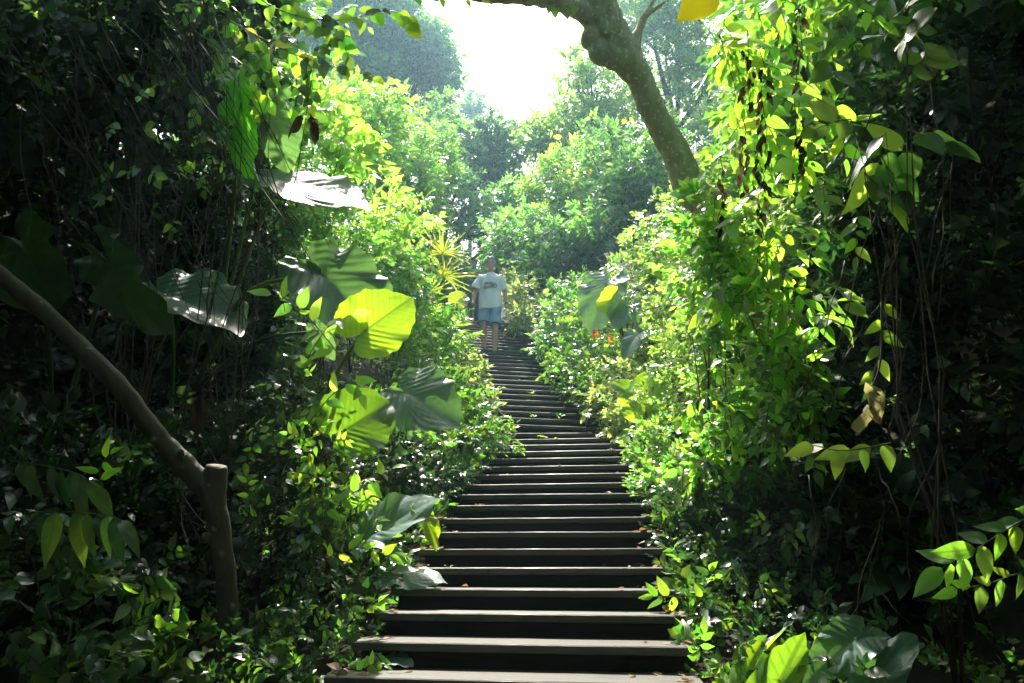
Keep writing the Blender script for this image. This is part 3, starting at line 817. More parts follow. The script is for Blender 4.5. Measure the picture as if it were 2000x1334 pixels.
shrub('small-leaved undergrowth bush behind the cut-off dark trunk', [pc(520, 930, 5.2, 90, 130, .4), pc(580, 820, 5.4, 90, 100, .4), pc(620, 1050, 4.9, 80, 110, .35), pc(540, 1150, 4.7, 90, 90, .3)], .05, 3.2, 'dark', m=8)
single_leaf_shrub('leafy shrub at the bottom left edge of the lowest stairs', [pc(640, 1180, 3.9, 60, 60, .2), pc(610, 1270, 3.7, 70, 60, .2), pc(680, 1290, 3.5, 40, 40, .15), pc(560, 1230, 3.8, 60, 70, .2)], 170, .075, 'neardark', mix=('near', .28), m=6)
single_leaf_shrub('bright small seedling shrub at the end of the lowest visible step', [pc(700, 1305, 3.35, 40, 25, .1), pc(740, 1290, 3.4, 25, 20, .08)], 28, .075, 'near', m=4, stems=3)
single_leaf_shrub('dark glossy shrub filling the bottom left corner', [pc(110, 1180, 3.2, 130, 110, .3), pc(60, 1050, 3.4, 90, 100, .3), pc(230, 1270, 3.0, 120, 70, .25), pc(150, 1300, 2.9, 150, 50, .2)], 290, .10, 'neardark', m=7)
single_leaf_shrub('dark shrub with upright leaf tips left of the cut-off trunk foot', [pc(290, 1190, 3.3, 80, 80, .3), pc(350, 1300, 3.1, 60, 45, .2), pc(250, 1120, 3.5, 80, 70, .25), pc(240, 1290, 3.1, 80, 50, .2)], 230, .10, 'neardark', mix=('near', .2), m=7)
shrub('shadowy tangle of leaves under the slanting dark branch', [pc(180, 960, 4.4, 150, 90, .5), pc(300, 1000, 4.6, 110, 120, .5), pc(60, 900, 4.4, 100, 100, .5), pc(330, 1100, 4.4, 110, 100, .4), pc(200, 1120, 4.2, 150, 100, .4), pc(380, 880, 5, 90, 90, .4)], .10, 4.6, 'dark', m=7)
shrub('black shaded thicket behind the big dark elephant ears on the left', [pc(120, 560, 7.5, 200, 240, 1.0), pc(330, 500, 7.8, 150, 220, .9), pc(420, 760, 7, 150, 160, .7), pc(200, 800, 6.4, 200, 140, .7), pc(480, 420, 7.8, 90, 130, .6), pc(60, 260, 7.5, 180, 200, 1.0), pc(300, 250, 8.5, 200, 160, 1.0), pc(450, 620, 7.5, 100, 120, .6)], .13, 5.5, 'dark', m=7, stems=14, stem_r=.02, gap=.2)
# canopy of vines at the upper left
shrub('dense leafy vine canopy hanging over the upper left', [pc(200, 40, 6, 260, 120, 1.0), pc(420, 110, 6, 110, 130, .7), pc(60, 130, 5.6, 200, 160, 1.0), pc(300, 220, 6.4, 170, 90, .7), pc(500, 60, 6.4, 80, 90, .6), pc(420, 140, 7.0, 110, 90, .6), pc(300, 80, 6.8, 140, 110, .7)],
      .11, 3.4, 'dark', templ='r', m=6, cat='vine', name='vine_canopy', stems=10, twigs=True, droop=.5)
single_leaf_shrub('bright round-leaved vine curtain right of the dark canopy', [pc(560, 70, 5.2, 100, 70, .35), pc(480, 150, 5.2, 70, 90, .3), pc(640, 60, 5.3, 60, 60, .25), pc(560, 180, 5.2, 60, 60, .25), pc(420, 60, 5.2, 80, 70, .3)], 200, .11, 'round', cat='vine', name='vine_curtain', m=5, mix=('rounddark', .45), droop=.8)
single_leaf_shrub('sparse bright leaves on thin vines in the dark upper left', [pc(350, 180, 4.8, 110, 100, .4), pc(300, 320, 4.6, 130, 100, .4), pc(400, 300, 4.8, 80, 90, .3), pc(450, 60, 5.0, 90, 60, .3)], 130, .075, 'round', cat='vine', name='thin_vine', m=4, mix=('rounddark', .4), droop=.6)

# ------------------------------------------------------------------ right bank shrubs
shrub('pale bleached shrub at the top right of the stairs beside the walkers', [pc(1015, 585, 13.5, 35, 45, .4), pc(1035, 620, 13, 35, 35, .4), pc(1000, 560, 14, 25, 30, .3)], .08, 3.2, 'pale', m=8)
shrub('dark bush over the right edge of the upper stairs', [pc(1090, 620, 12, 45, 60, .5), pc(1070, 665, 11.5, 40, 35, .4), pc(1130, 580, 12, 45, 50, .5), pc(1120, 690, 10.8, 40, 35, .4)], .07, 3.2, 'tree', templ='o', m=7)
shrub('blue-green bush on the right below the tall dark bush', [pc(1150, 640, 10.8, 60, 50, .5), pc(1110, 720, 10, 50, 40, .4), pc(1160, 760, 9.4, 50, 45, .4), pc(1200, 700, 10, 60, 50, .5)], .065, 3.2, 'mid', m=8)
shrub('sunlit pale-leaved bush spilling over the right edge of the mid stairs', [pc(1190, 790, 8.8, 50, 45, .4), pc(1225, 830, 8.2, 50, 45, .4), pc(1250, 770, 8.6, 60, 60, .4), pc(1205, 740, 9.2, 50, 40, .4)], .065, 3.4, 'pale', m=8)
shrub('bright crown of leaves at the top of the right bank below the leaning trunk', [pc(1270, 480, 11, 60, 50, .5), pc(1320, 430, 10.5, 60, 50, .5), pc(1240, 540, 11, 50, 50, .5), pc(1310, 520, 10, 60, 60, .5)], .085, 3.2, 'fine', gap=.3)
shrub('dense small-leaved bush on the right bank behind the grey elephant ears', [pc(1270, 600, 10, 60, 70, .5), pc(1320, 600, 9, 60, 60, .5), pc(1290, 670, 9, 60, 50, .5)], .06, 3.4, 'fine', m=8)
shrub('sunlit green thicket high on the right bank', [pc(1390, 480, 7.8, 80, 70, .5), pc(1440, 560, 7, 90, 70, .5), pc(1370, 560, 8, 70, 60, .5), pc(1480, 460, 7, 70, 70, .5)], .085, 3.2, 'fine', templ='o', m=7, twigs=True)
shrub('fine-leaved sunlit thicket in the middle of the right bank', [pc(1350, 680, 7.4, 80, 60, .5), pc(1420, 660, 6.8, 90, 60, .5), pc(1330, 760, 7.2, 80, 60, .5), pc(1420, 750, 6.4, 90, 60, .45)], .06, 3.6, 'fine', m=8)
shrub('sunlit yellowish bush low on the right bank at the edge of the stairs', [pc(1270, 880, 7, 50, 60, .4), pc(1330, 850, 6.6, 80, 60, .4), pc(1280, 960, 6, 60, 60, .35), pc(1350, 930, 6, 80, 60, .4)], .055, 3.6, 'bright', m=8)
shrub('green thicket under the tall bright shrub on the right', [pc(1480, 820, 5.3, 110, 80, .35), pc(1420, 880, 5.2, 90, 70, .35), pc(1540, 760, 5.4, 80, 90, .35), pc(1500, 690, 5.6, 90, 70, .35)], .075, 3.6, 'bright', m=7)
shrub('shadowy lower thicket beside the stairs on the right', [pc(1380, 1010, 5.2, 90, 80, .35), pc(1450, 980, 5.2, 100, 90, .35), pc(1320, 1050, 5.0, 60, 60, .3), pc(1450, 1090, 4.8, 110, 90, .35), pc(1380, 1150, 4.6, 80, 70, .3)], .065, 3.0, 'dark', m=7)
single_leaf_shrub('tall large-leaved shrub glowing yellow-green at the upper right', [pc(1480, 130, 6.0, 110, 110, .4), pc(1580, 60, 6.0, 110, 90, .4), pc(1470, 300, 5.7, 80, 100, .35), pc(1560, 240, 5.6, 100, 100, .35), pc(1400, 60, 6.3, 60, 70, .3)], 298, .20, 'near', m=6, mix=('lime', .4), droop=.45, stems=2, base=(3.2, 7.6))
single_leaf_shrub('large-leaved bright shrub on the right bank below the dead leaf strings', [pc(1410, 420, 5.5, 80, 60, .3), pc(1520, 440, 5.3, 100, 80, .3), pc(1550, 560, 5.1, 100, 80, .3), pc(1470, 560, 5.2, 90, 70, .3), pc(1570, 660, 4.9, 80, 70, .25)], 298, .155, 'near', m=6, mix=('lime', .35), droop=.3, stems=2, base=(3.0, 7.2))
single_leaf_shrub('mid-green shrub with pointed leaves low on the right bank', [pc(1480, 720, 4.9, 90, 60, .25), pc(1400, 820, 4.9, 90, 60, .25), pc(1540, 830, 4.6, 70, 80, .25), pc(1350, 900, 5.0, 70, 50, .2)], 280, .10, 'near', m=6, mix=('neardark', .4), droop=.25)
single_leaf_shrub('sparse dark-leaved shrub at the right end of the lowest steps', [pc(1380, 1190, 4.0, 60, 50, .2), pc(1440, 1120, 4.2, 80, 70, .2), pc(1520, 1030, 4.4, 60, 80, .2), pc(1400, 1270, 3.8, 50, 60, .15)], 130, .085, 'neardark', m=5, mix=('near', .15), droop=.2)
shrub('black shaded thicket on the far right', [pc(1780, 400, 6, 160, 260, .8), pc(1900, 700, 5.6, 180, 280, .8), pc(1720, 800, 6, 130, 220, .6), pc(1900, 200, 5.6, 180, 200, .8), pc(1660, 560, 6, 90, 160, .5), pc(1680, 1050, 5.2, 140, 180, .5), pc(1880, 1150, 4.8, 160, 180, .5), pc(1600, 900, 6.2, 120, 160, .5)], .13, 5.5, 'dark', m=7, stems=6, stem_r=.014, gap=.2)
shrub('deep green leaves behind the glowing large-leaved shrubs at the upper right', [pc(1490, 180, 8.6, 80, 130, .6), pc(1600, 120, 8.4, 110, 140, .6), pc(1490, 380, 8.4, 90, 110, .5), pc(1600, 340, 8, 110, 130, .5), pc(1600, 540, 7.6, 100, 110, .5), pc(1430, 330, 9, 50, 90, .4)], .14, 3.6, 'mid', m=7, stems=6, gap=.25)
shrub('creeper-covered mound hiding the foot of the leaning trunk', [pc(1370, 430, 5.7, 50, 60, .25), pc(1420, 500, 5.5, 60, 70, .25), pc(1400, 590, 5.6, 60, 70, .25), pc(1350, 520, 6.2, 60, 60, .3)], .085, 3.6, 'bright', m=7, stems=5, gap=.25)
single_leaf_shrub('dim broad leaves in the dark upper right', [pc(1700, 120, 3.8, 110, 110, .3), pc(1760, 260, 3.7, 60, 70, .2), pc(1680, 330, 3.9, 60, 60, .2)], 46, .17, 'rounddark', m=4, mix=('near', .1), droop=.4)

# ------------------------------------------------------------------ trees outside the frame whose crowns shade the foreground
def shade_tree(label, crowns, base, leaf=.22, k=7.0):
    return tree(label, [(np.array(c), r) for c, r in crowns], leaf, k, 'mid', templ='o', m=6, r0=.2, base=base, name='shade_tree', gap=.3, shell=.45)
shade_tree('tall leafy tree overhanging the dark left edge', [((-4.15, 6.2, 5.7), (2.2, 3.0, 1.0)), ((-5.5, 3.0, 4.0), (2.0, 2.4, 1.6)), ((-4.6, 9.2, 7.2), (1.9, 2.2, 1.0)), ((-6.8, 6.5, 5.0), (2.2, 2.8, 2.2)), ((-3.2, 4.2, 5.2), (1.5, 1.6, .7)), ((-8.5, 4.0, 3.5), (2.0, 4.0, 3.5))], (-5.2, 4.0))
shade_tree('tall leafy tree overhanging the dark right edge', [((4.5, 5.6, 5.2), (1.9, 3.0, 1.0)), ((3.6, 6.6, 6.4), (1.1, 1.6, .6)), ((3.4, 4.8, 4.9), (1.0, 1.2, .5)), ((5.2, 3.0, 3.6), (2.0, 2.4, 1.6)), ((3.4, 2.4, 4.2), (1.6, 1.8, .9)), ((5.8, 7.0, 5.5), (2.0, 2.6, 1.8)), ((4.8, 8.6, 6.6), (1.8, 2.0, 1.0)), ((7.4, 4.5, 3.5), (2.0, 4.0, 3.5))], (5.3, 4.2))
shade_tree('tall tree with a crown closing over the foot of the stairs', [((0, 6.0, 7.2), (2.8, 1.1, .5)), ((0, 4.2, 6.0), (3.0, 1.4, .6)), ((0, 2.2, 4.8), (3.0, 1.5, .7)), ((0, .2, 4.2), (2.6, 1.6, .7))], (0.3, -3.4), .2, 4.2)  # crown added out of view so the near air and steps lie in shade
shade_tree('broad tree behind the viewpoint on the left', [((-2.6, -1.2, 3.6), (2.2, 2.2, 1.2)), ((-3.2, -3.4, 1.8), (2.2, 1.8, 2.2)), ((-4.2, .6, 2.4), (1.6, 2.2, 1.8))], (-3.4, -2.6))
shade_tree('broad tree behind the viewpoint on the right', [((2.6, -1.4, 3.6), (2.2, 2.2, 1.2)), ((3.0, -3.4, 1.8), (2.2, 1.8, 2.2)), ((4.2, .4, 2.4), (1.6, 2.2, 1.8)), ((0, -4.6, 3.0), (2.4, 1.4, 2.4))], (3.4, -2.6))

# ------------------------------------------------------------------ leaning trunk with burl and the dark cut trunk
def yellowing(root):
    for k, (x, y, d) in enumerate(((1220, 232, 15.5), (1234, 229, 15.5), (1084, 264, 17), (1078, 279, 17), (1092, 262, 17), (1110, 330, 16.5), (1150, 330, 16), (1172, 345, 16), (1130, 390, 16), (1185, 425, 15))):
        put_leaf(root, 'yellow', at(x, y, d - .6), (random.uniform(-.5, .5), -.3, -1), (random.uniform(-.4, .4), -1, -.2), random.uniform(.12, .20))
yellowing(next(o for o in bpy.data.objects if o.get('label', '').startswith('yellow-flecked')))

def leaning_tree():
    d = 6.9
    pts = [(1420, 470, d), (1352, 375, d), (1320, 300, d), (1275, 218, d), (1250, 156, d), (1212, 98, d), (1176, 28, d), (1150, -60, d), (1140, -150, d + .2)]
    wpx = [34, 31, 28, 25, 26, 33, 35, 29, 26]
    P = [at(*p) for p in pts]
    root = empty('leaning_tree', (P[0][0], P[0][1], gz(P[0][0], P[0][1]) - .1), 'thick pale leaning tree trunk forking at the top centre', 'tree')
    full = [Vector((P[0][0] + .25, P[0][1] + .1, root.location.z))] + P
    rad = [.20] + [w / F * d for w in wpx]
    pieces = [tube_arrays(*smooth_path(full, rad, 60), 24, True)]
    br = [at(1194, 72, d), at(1142, 26, d - .05), at(1090, 6, d - .1), at(1020, -3, d - .2), at(930, -8, d - .3), at(800, -40, d - .3), at(640, -130, d - .2), at(560, -240, d)]
    pieces.append(tube_arrays(*smooth_path(br, [.13, .095, .070, .060, .05, .042, .034, .018], 52), 16, True))
    pieces.append(tube_arrays(*smooth_path([at(1225, 120, d), at(1255, 40, d + .1), at(1275, 5, d + .15), at(1300, -60, d + .2)], [.09, .036, .028, .025], 20), 12, True))
    pieces.append(tube_arrays(*smooth_path([at(1262, 28, d + .1), at(1290, 10, d + .1), at(1330, -20, d + .1)], [.024, .018, .014], 10), 10, True))
    pieces += [ball(at(1162, 74, d - .02), (.145, .13, .12)), ball(at(1180, 100, d - .04), (.15, .12, .14)), ball(at(1205, 112, d - .06), (.14, .11, .14)), ball(at(1232, 100, d), (.10, .11, .10)), ball(at(1180, 50, d - .15), (.04, .03, .12))]
    fused('trunk', pieces, .013, M['paletrunk'], root, .004, 26, 4.0, 14, world=True)
    # crown overhead, above the frame, with a few leaves hanging into view
    cl = [(np.array(at(1720, -260, 7.0)), (1.0, 1.2, .5)), (np.array(at(1850, -150, 6.6)), (1.2, 1.2, .5)), (np.array(at(560, -280, 7.0)), (.8, .8, .35))]
    V, T = join_arrays(foliage_for(cl, .14, 2.0, 'o', 'alt', 6, .35))
    obj('crown', mesh_tris('crown', V, T, M['bright'], True), root, 'stuff')
    for (x, y, s) in ((1082, 26, .13), (1104, 24, .17), (1124, 22, .13), (1075, 20, .12)):
        put_leaf(root, 'pale', at(x, y - 12, d - .2), (random.uniform(-.2, .2), -.2, -1), (0, -1, -.1), s)
leaning_tree()

def cut_trunk():
    root_p = at(452, 1330, 3.75)
    root = empty('cut_trunk', (root_p[0], root_p[1], gz(root_p[0], root_p[1]) - .1), 'smooth dark trunk with a sawn-off stub and slanting branch at lower left', 'tree')
    d = 3.75
    foot = Vector((root_p[0] + .01, root_p[1], root.location.z))
    main = [foot, at(450, 1250, d), at(441, 1130, d), at(428, 1030, d), at(408, 965, d), at(366, 915, d), at(306, 848, d), at(230, 752, d - .05), at(120, 640, d - .1), at(10, 545, d - .2), at(-140, 430, d - .3)]
    pieces = [tube_arrays(*smooth_path(main, [.070, .056, .051, .053, .060, .056, .049, .047, .043, .041, .038], 90), 18, True, .01)]
    pieces.append(tube_arrays([at(420, 1000, d), at(420, 950, d), at(421, 912, d)], [.052, .058, .053], 16, True))
    for kx, ky, kr in ((402, 1050, .022), (352, 885, .02), (222, 742, .018), (455, 1190, .02), (432, 1085, .018), (120, 652, .018), (300, 862, .016)):
        pieces.append(ball(at(kx, ky, d - .05), (kr, kr, kr * 1.3), 8, 10))
    fused('trunk', pieces, .007, M['darktrunk'], root, .0022, 34, 2.0, 3, world=True)
    V, T = tube_arrays([at(421, 914, d), at(421.5, 909.5, d)], [.049, .047], 18, True)
    obj('cut_face', mesh_tris('cut_face', V, T, M['cutwood']), root)
cut_trunk()

# ------------------------------------------------------------------ elephant ears
A = ear_plant
up, cam_ = (0, -.2, 1), (0, -1, .25)
A('elephant ear plant with a long silvery leaf and a hanging green leaf', (420, 700, 5.6), [
    dict(b=(545, 352, 5.3), t=(722, 392, 4.9), n=(.1, -.64, .70), mat='eargrey', w=.72, droop=.10, fold=.06, wave=.02, label='long silvery leaf shining in the sun'),
    dict(b=(472, 200, 5.0), t=(490, 372, 5.1), n=(-.6, -.75, -.1), mat='earglow', w=.62, droop=.1, label='hanging leaf glowing green'),
    dict(b=(535, 215, 5.8), t=(560, 335, 5.8), n=(.2, -1, .15), mat='eargrey', w=.75, label='shaded blue-grey leaf')])
A('elephant ear plant with a drooping blue-grey leaf on a stalk reaching from the left', (380, 760, 5.4), [
    dict(b=(632, 540, 5.1), t=(772, 662, 4.95), n=(.05, -.74, .62), mat='eargrey', w=.95, droop=.25, wave=.05, via=(480, 575, 5.1), sr=1.2),
    dict(b=(622, 648, 4.9), t=(650, 702, 4.85), n=(-.4, -.8, .4), mat='eargrey', w=.7)])
A('elephant ear plant with one big glowing yellow-green leaf left of the stairs', (610, 830, 5.2), [
    dict(b=(714, 645, 4.7), t=(806, 578, 4.85), n=(-.35, -.8, -.35), mat='earlime', w=1.15, droop=.08, fold=.12, wave=.02, via=(665, 715, 5.0))])
A('elephant ear plant with a broad grey-green leaf drooping towards the stairs', (760, 930, 6.4), [
    dict(b=(795, 768, 5.9), t=(892, 824, 5.6), n=(.30, -.95, .18), mat='eargrey', w=1.1, droop=.12, fold=.06),
    dict(b=(770, 830, 5.9), t=(785, 895, 5.8), n=(.1, -.9, .3), mat='eargrey', w=.9)])
A('elephant ear plant with a half-lit dark green scalloped leaf', (640, 1010, 5.0), [
    dict(b=(675, 838, 4.75), t=(768, 782, 4.95), n=(-.3, -.85, -.3), mat='ear', w=1.25, droop=.1, wave=.03, label='backlit dark green leaf')])
A('elephant ear plant with a silver leaf beside the stair edge', (690, 1110, 4.6), [
    dict(b=(735, 1040, 4.5), t=(852, 968, 4.5), n=(.05, -.62, .78), mat='eargrey', w=.95, droop=.12, fold=.2, wave=.045),
    dict(b=(824, 1008, 4.55), t=(860, 1070, 4.45), n=(.75, -.6, .2), mat='earlime', w=.7),
    dict(b=(705, 965, 4.9), t=(745, 1000, 4.8), n=(0, -.6, .8), mat='eargrey', w=.8)])
A('elephant ear plant with a pale arching leaf lying over the step ends', (700, 1180, 4.3), [
    dict(b=(765, 1115, 4.25), t=(868, 1108, 4.15), n=(.1, -.42, .9), mat='eargrey', w=.85, droop=.3, fold=-.25, label='pale sunlit arching leaf'),
    dict(b=(760, 1075, 4.35), t=(800, 1112, 4.3), n=(.3, -.7, .6), mat='eargrey', w=.6)])
A('elephant ear seedling with pale leaves beside the lowest steps', (730, 1330, 3.5), [
    dict(b=(728, 1290, 3.4), t=(742, 1320, 3.35), n=(.1, -.85, .5), mat='eargrey', w=.9),
    dict(b=(765, 1290, 3.45), t=(808, 1298, 3.4), n=(0, -.35, .95), mat='eargrey', w=1.0, droop=.1)])
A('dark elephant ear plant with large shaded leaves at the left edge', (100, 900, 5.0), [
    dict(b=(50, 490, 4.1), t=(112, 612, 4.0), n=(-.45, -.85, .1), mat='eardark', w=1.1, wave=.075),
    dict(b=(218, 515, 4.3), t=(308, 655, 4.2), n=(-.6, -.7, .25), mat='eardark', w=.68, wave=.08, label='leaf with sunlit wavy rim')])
A('elephant ear plant with a flat bluish-grey leaf above the slanting branch', (330, 860, 5.6), [
    dict(b=(330, 575, 5.2), t=(470, 636, 4.9), n=(.05, -.55, .85), mat='eargrey', w=1.0, droop=.12)])
A('pale green elephant ear leaf behind the cut-off trunk', (370, 1130, 5.2), [
    dict(b=(385, 960, 4.9), t=(385, 1080, 4.8), n=(0, -1, .3), mat='pale', w=.8)])
A('elephant ear plant with pale grey leaves by an orange dead leaf', (1230, 730, 9.8), [
    dict(b=(1185, 560, 9.6), t=(1150, 640, 9.2), n=(-.3, -.8, .5), mat='eargrey', w=.85),
    dict(b=(1200, 582, 9.4), t=(1168, 604, 9.3), n=(.3, -.85, -.2), mat='earlime', w=1.2, label='small glowing yellow leaf'),
    dict(b=(1225, 600, 9.3), t=(1200, 640, 9.1), n=(-.2, -.7, .6), mat='eargrey', w=.9),
    dict(b=(1240, 620, 9.0), t=(1262, 665, 8.9), n=(.4, -.7, .5), mat='eargrey', w=.6),
    dict(b=(1245, 655, 8.8), t=(1215, 695, 8.6), n=(-.3, -.7, .6), mat='eargrey', w=.7)])
A('elephant ear plant glowing yellow-green over the right edge of the stairs', (1290, 860, 7.6), [
    dict(b=(1262, 795, 7.3), t=(1262, 722, 7.5), n=(-.55, -.8, -.15), mat='earlime', w=1.15, droop=.1),
    dict(b=(1225, 765, 7.5), t=(1195, 745, 7.5), n=(-.2, -.8, .5), mat='ear', w=1.2)])
A('elephant ear plant with tall upright green leaves at the bottom right', (1490, 1420, 3.3), [
    dict(b=(1435, 1370, 3.2), t=(1512, 1208, 3.3), n=(-.9, -.35, .25), mat='earlime', w=.40, wave=.05, fold=.5),
    dict(b=(1470, 1430, 3.0), t=(1572, 1236, 3.1), n=(-.55, -.8, -.2), mat='ear', w=.46, droop=.02, wave=.06, fold=.4)])
A('elephant ear plant with arching waxy leaves in the dark bottom right', (1670, 1430, 3.4), [
    dict(b=(1672, 1248, 3.3), t=(1585, 1308, 3.1), n=(-.35, -.85, .38), mat='eargrey', w=.6, droop=.35),
    dict(b=(1690, 1242, 3.35), t=(1738, 1240, 3.3), n=(.1, -.85, .42), mat='eargrey', w=.7),
    dict(b=(1705, 1340, 3.2), t=(1788, 1226, 3.3), n=(-.5, -.75, .45), mat='eargrey', w=.55, wave=.05)])
A('small glowing heart-shaped leaf plant beside the walkers', (890, 660, 10.2), [
    dict(b=(892, 590, 10), t=(912, 572, 10.1), n=(-.2, -.9, -.2), mat='earlime', w=1.3)])

# ------------------------------------------------------------------ hand placed sprays
spray('glowing leaf spray in front of the drooping blue-grey elephant ear', [(660, 690, 4.6), (620, 640, 4.5), (580, 600, 4.45), (530, 575, 4.4)], 'lime', 9, .14)
spray('bright leaf spray hanging above the half-lit elephant ear', [(600, 830, 4.5), (650, 770, 4.5), (690, 745, 4.45), (705, 770, 4.4)], 'lime', 7, .13)
spray('drooping leaf spray beside the glowing yellow-green elephant ear', [(600, 700, 4.6), (640, 640, 4.55), (690, 615, 4.5)], 'lime', 5, .13)
spray('leaf spray pointing to the silver elephant ear', [(620, 1010, 4.2), (680, 970, 4.2), (765, 915, 4.15)], 'near', 8, .11)
spray('small bright spray above the pale arching leaf', [(640, 1090, 4.1), (700, 1070, 4.1), (760, 1085, 4.05)], 'near', 8, .10)
spray('hanging long-leaved branch in the shade at lower left', [(20, 900, 3.3), (90, 910, 3.2), (150, 925, 3.15), (190, 950, 3.1)], ['long', 'longlit', 'long'], 8, .20, side_amt=.35, droop=1.0)
spray('second hanging long-leaved branch with lit leaf tips at lower left', [(60, 1000, 3.2), (140, 1000, 3.1), (200, 1005, 3.05), (235, 1015, 3.0)], ['long', 'longlit'], 8, .21, side_amt=.3, droop=1.1)
spray('small bright sprig above the hanging long leaves', [(200, 960, 3.3), (195, 915, 3.3), (215, 885, 3.25)], ['near', 'longlit'], 6, .11)
spray('glowing five-leaved sprig on the dark right side', [(1740, 865, 3.1), (1690, 875, 3.05), (1640, 880, 3.0), (1590, 870, 3.0)], 'lime', 7, .125, droop=.9)
spray('sunlit large-leaved branch end in the dark upper right', [(1790, 300, 4.6), (1765, 295, 4.6), (1730, 300, 4.6), (1715, 318, 4.6)], 'lime', 4, .34, droop=.25)
spray('bright leafy branch reaching in at the lower right edge', [(2080, 980, 3.0), (1990, 1020, 3.0), (1910, 1070, 3.0), (1840, 1110, 3.0)], ['near', 'lime'], 14, .145, droop=.4)
spray('lower bright twig at the right edge', [(2060, 1110, 3.0), (1990, 1120, 3.0), (1930, 1140, 3.0), (1870, 1150, 3.0)], ['near', 'lime'], 9, .10, droop=.4)
spray('green sprig at the right end of a low step', [(1400, 1170, 3.9), (1350, 1165, 3.9), (1300, 1165, 3.85), (1275, 1165, 3.85)], ['near', 'neardark'], 9, .10, droop=.1)
spray('yellow-green vertical sprig in the dark right', [(1730, 580, 4.0), (1722, 640, 4.0), (1715, 700, 4.0), (1700, 740, 4.0)], ['near', 'lime'], 7, .13, droop=.6)
spray('leafy branch hanging across the upper left edge of the sky', [(480, -20, 4.6), (560, 25, 4.6), (660, 40, 4.6), (760, 20, 4.6), (800, 45, 4.6)], ['rounddark', 'round', 'round'], 18, .11, droop=.9)
spray('thin leafy twig along the top edge of the white sky', [(740, -40, 4.8), (800, -6, 4.8), (870, -2, 4.8), (940, 0, 4.8)], ['rounddark', 'near'], 9, .09, droop=.6)
spray('dark slanting twig with yellowing leaves at upper left', [(450, 40, 4.7), (560, 100, 4.6), (640, 125, 4.6), (730, 150, 4.6)], ['round', 'rounddark', 'yellow'], 12, .10, droop=.9)
spray('dark slanting twig ending in a blackened curled leaf', [(380, 60, 4.7), (480, 130, 4.7), (540, 180, 4.7), (600, 235, 4.7)], ['rounddark', 'round'], 9, .09, droop=.9)
r = empty('leafy_branch', at(1420, -60, 4.2), 'big yellow leaf hanging at the top right of the sky gap', 'branch')
tube('twig', [at(1430, -80, 4.2), at(1415, -50, 4.2), at(1398, -18, 4.2)], [.004, .003, .002], M['stalk'], r, 6, 8)
put_leaf(r, 'yellow', at(1398, -18, 4.2), at(1318, 42, 4.15) - at(1398, -18, 4.2), (-.2, -.8, -.45), .29)
spray('leaf spray in the dark bottom right with lit tips', [(1640, 1400, 3.3), (1625, 1330, 3.3), (1610, 1285, 3.3)], ['neardark', 'near'], 6, .09, droop=.2)
for lab, p, s in (('small orange withered leaf on the right bank', (1160, 648, 8.6), .10), ('orange-brown withered frond on the right bank', (1188, 660, 8.5), .11)):
    r = empty('withered_leaf', at(*p), lab, 'dead leaf')
    for k in range(3): put_leaf(r, 'orange', at(p[0] + 4 * k, p[1] - 6 + 5 * k, p[2]), (random.uniform(-1, 1), -.3, -.6), (0, -1, .4), s * random.uniform(.7, 1))
r = empty('withered_leaf', at(1690, 755, 3.7), 'dry curled pale leaf hanging from a bare stem in the dark right', 'dead leaf')
put_leaf(r, 'straw', at(1702, 752, 3.7), (-.15, -.1, -1), (-.8, -.5, .1), .19); put_leaf(r, 'straw', at(1698, 790, 3.68), (-.2, -.3, -.8), (.6, -.8, .1), .16)
tube('stem', [at(1722, 590, 3.75), at(1722, 680, 3.72), at(1714, 730, 3.7), at(1702, 754, 3.7)], [.006, .005, .004, .003], M['twig'], r, 6, 14)
r = empty('withered_leaf', at(395, 770, 4.3), 'dry brown leaf hanging in the shade right of the slanting branch', 'dead leaf')
put_leaf(r, 'dead', at(392, 775, 4.3), (0, -.1, -1), (.3, -1, 0), .24, .8)
r = empty('withered_leaf', at(600, 232, 4.65), 'blackened curled leaf at the end of a dark slanting twig', 'dead leaf')
for k, (a, b_, dx) in enumerate(((590, 228, -.6), (606, 225, .5), (612, 240, .25))): put_leaf(r, 'dead', at(a, b_, 4.65), (dx, -.2, -.9), (.3, -1, .1), .13)

DEADG = 'strings of blackened dead leaves hanging in the bright shrub'
for lab, x, y0, y1 in (('dead leaf string right under the yellow leaf tips in the bright shrub', 1460, 90, 220), ('long string of dead brown leaves in the middle of the bright shrub', 1490, 130, 300),
                       ('dead leaf string high among the bright leaves near the top edge', 1560, 10, 180), ('short clump of dead leaves at the right of the bright shrub', 1558, 230, 340),
                       ('dead leaf string hanging lowest left in the bright shrub', 1408, 330, 460), ('thin blackened leaf string hanging lowest right in the bright shrub', 1486, 300, 460),
                       ('thick clump of dead leaves under the middle of the bright shrub', 1450, 255, 380)):
    d = 5.35; root = empty('dead_leaf_string', at(x, y0, d), lab, 'dead leaves', DEADG)
    n = int((y1 - y0) / 12)
    tube('twig', [at(x + random.uniform(-8, 8), y, d) for y in np.linspace(y0 - 30, y1, 6)], .003, M['twig'], root, 5)
    for k in range(n):
        y = y0 + (y1 - y0) * (k + random.random()) / n
        put_leaf(root, 'dead', at(x + random.uniform(-13, 13), y, d + random.uniform(-.05, .05)), (random.uniform(-.5, .5), random.uniform(-.5, .3), -1), (random.uniform(-1, 1), -1, random.uniform(-.3, .3)), random.uniform(.045, .105))

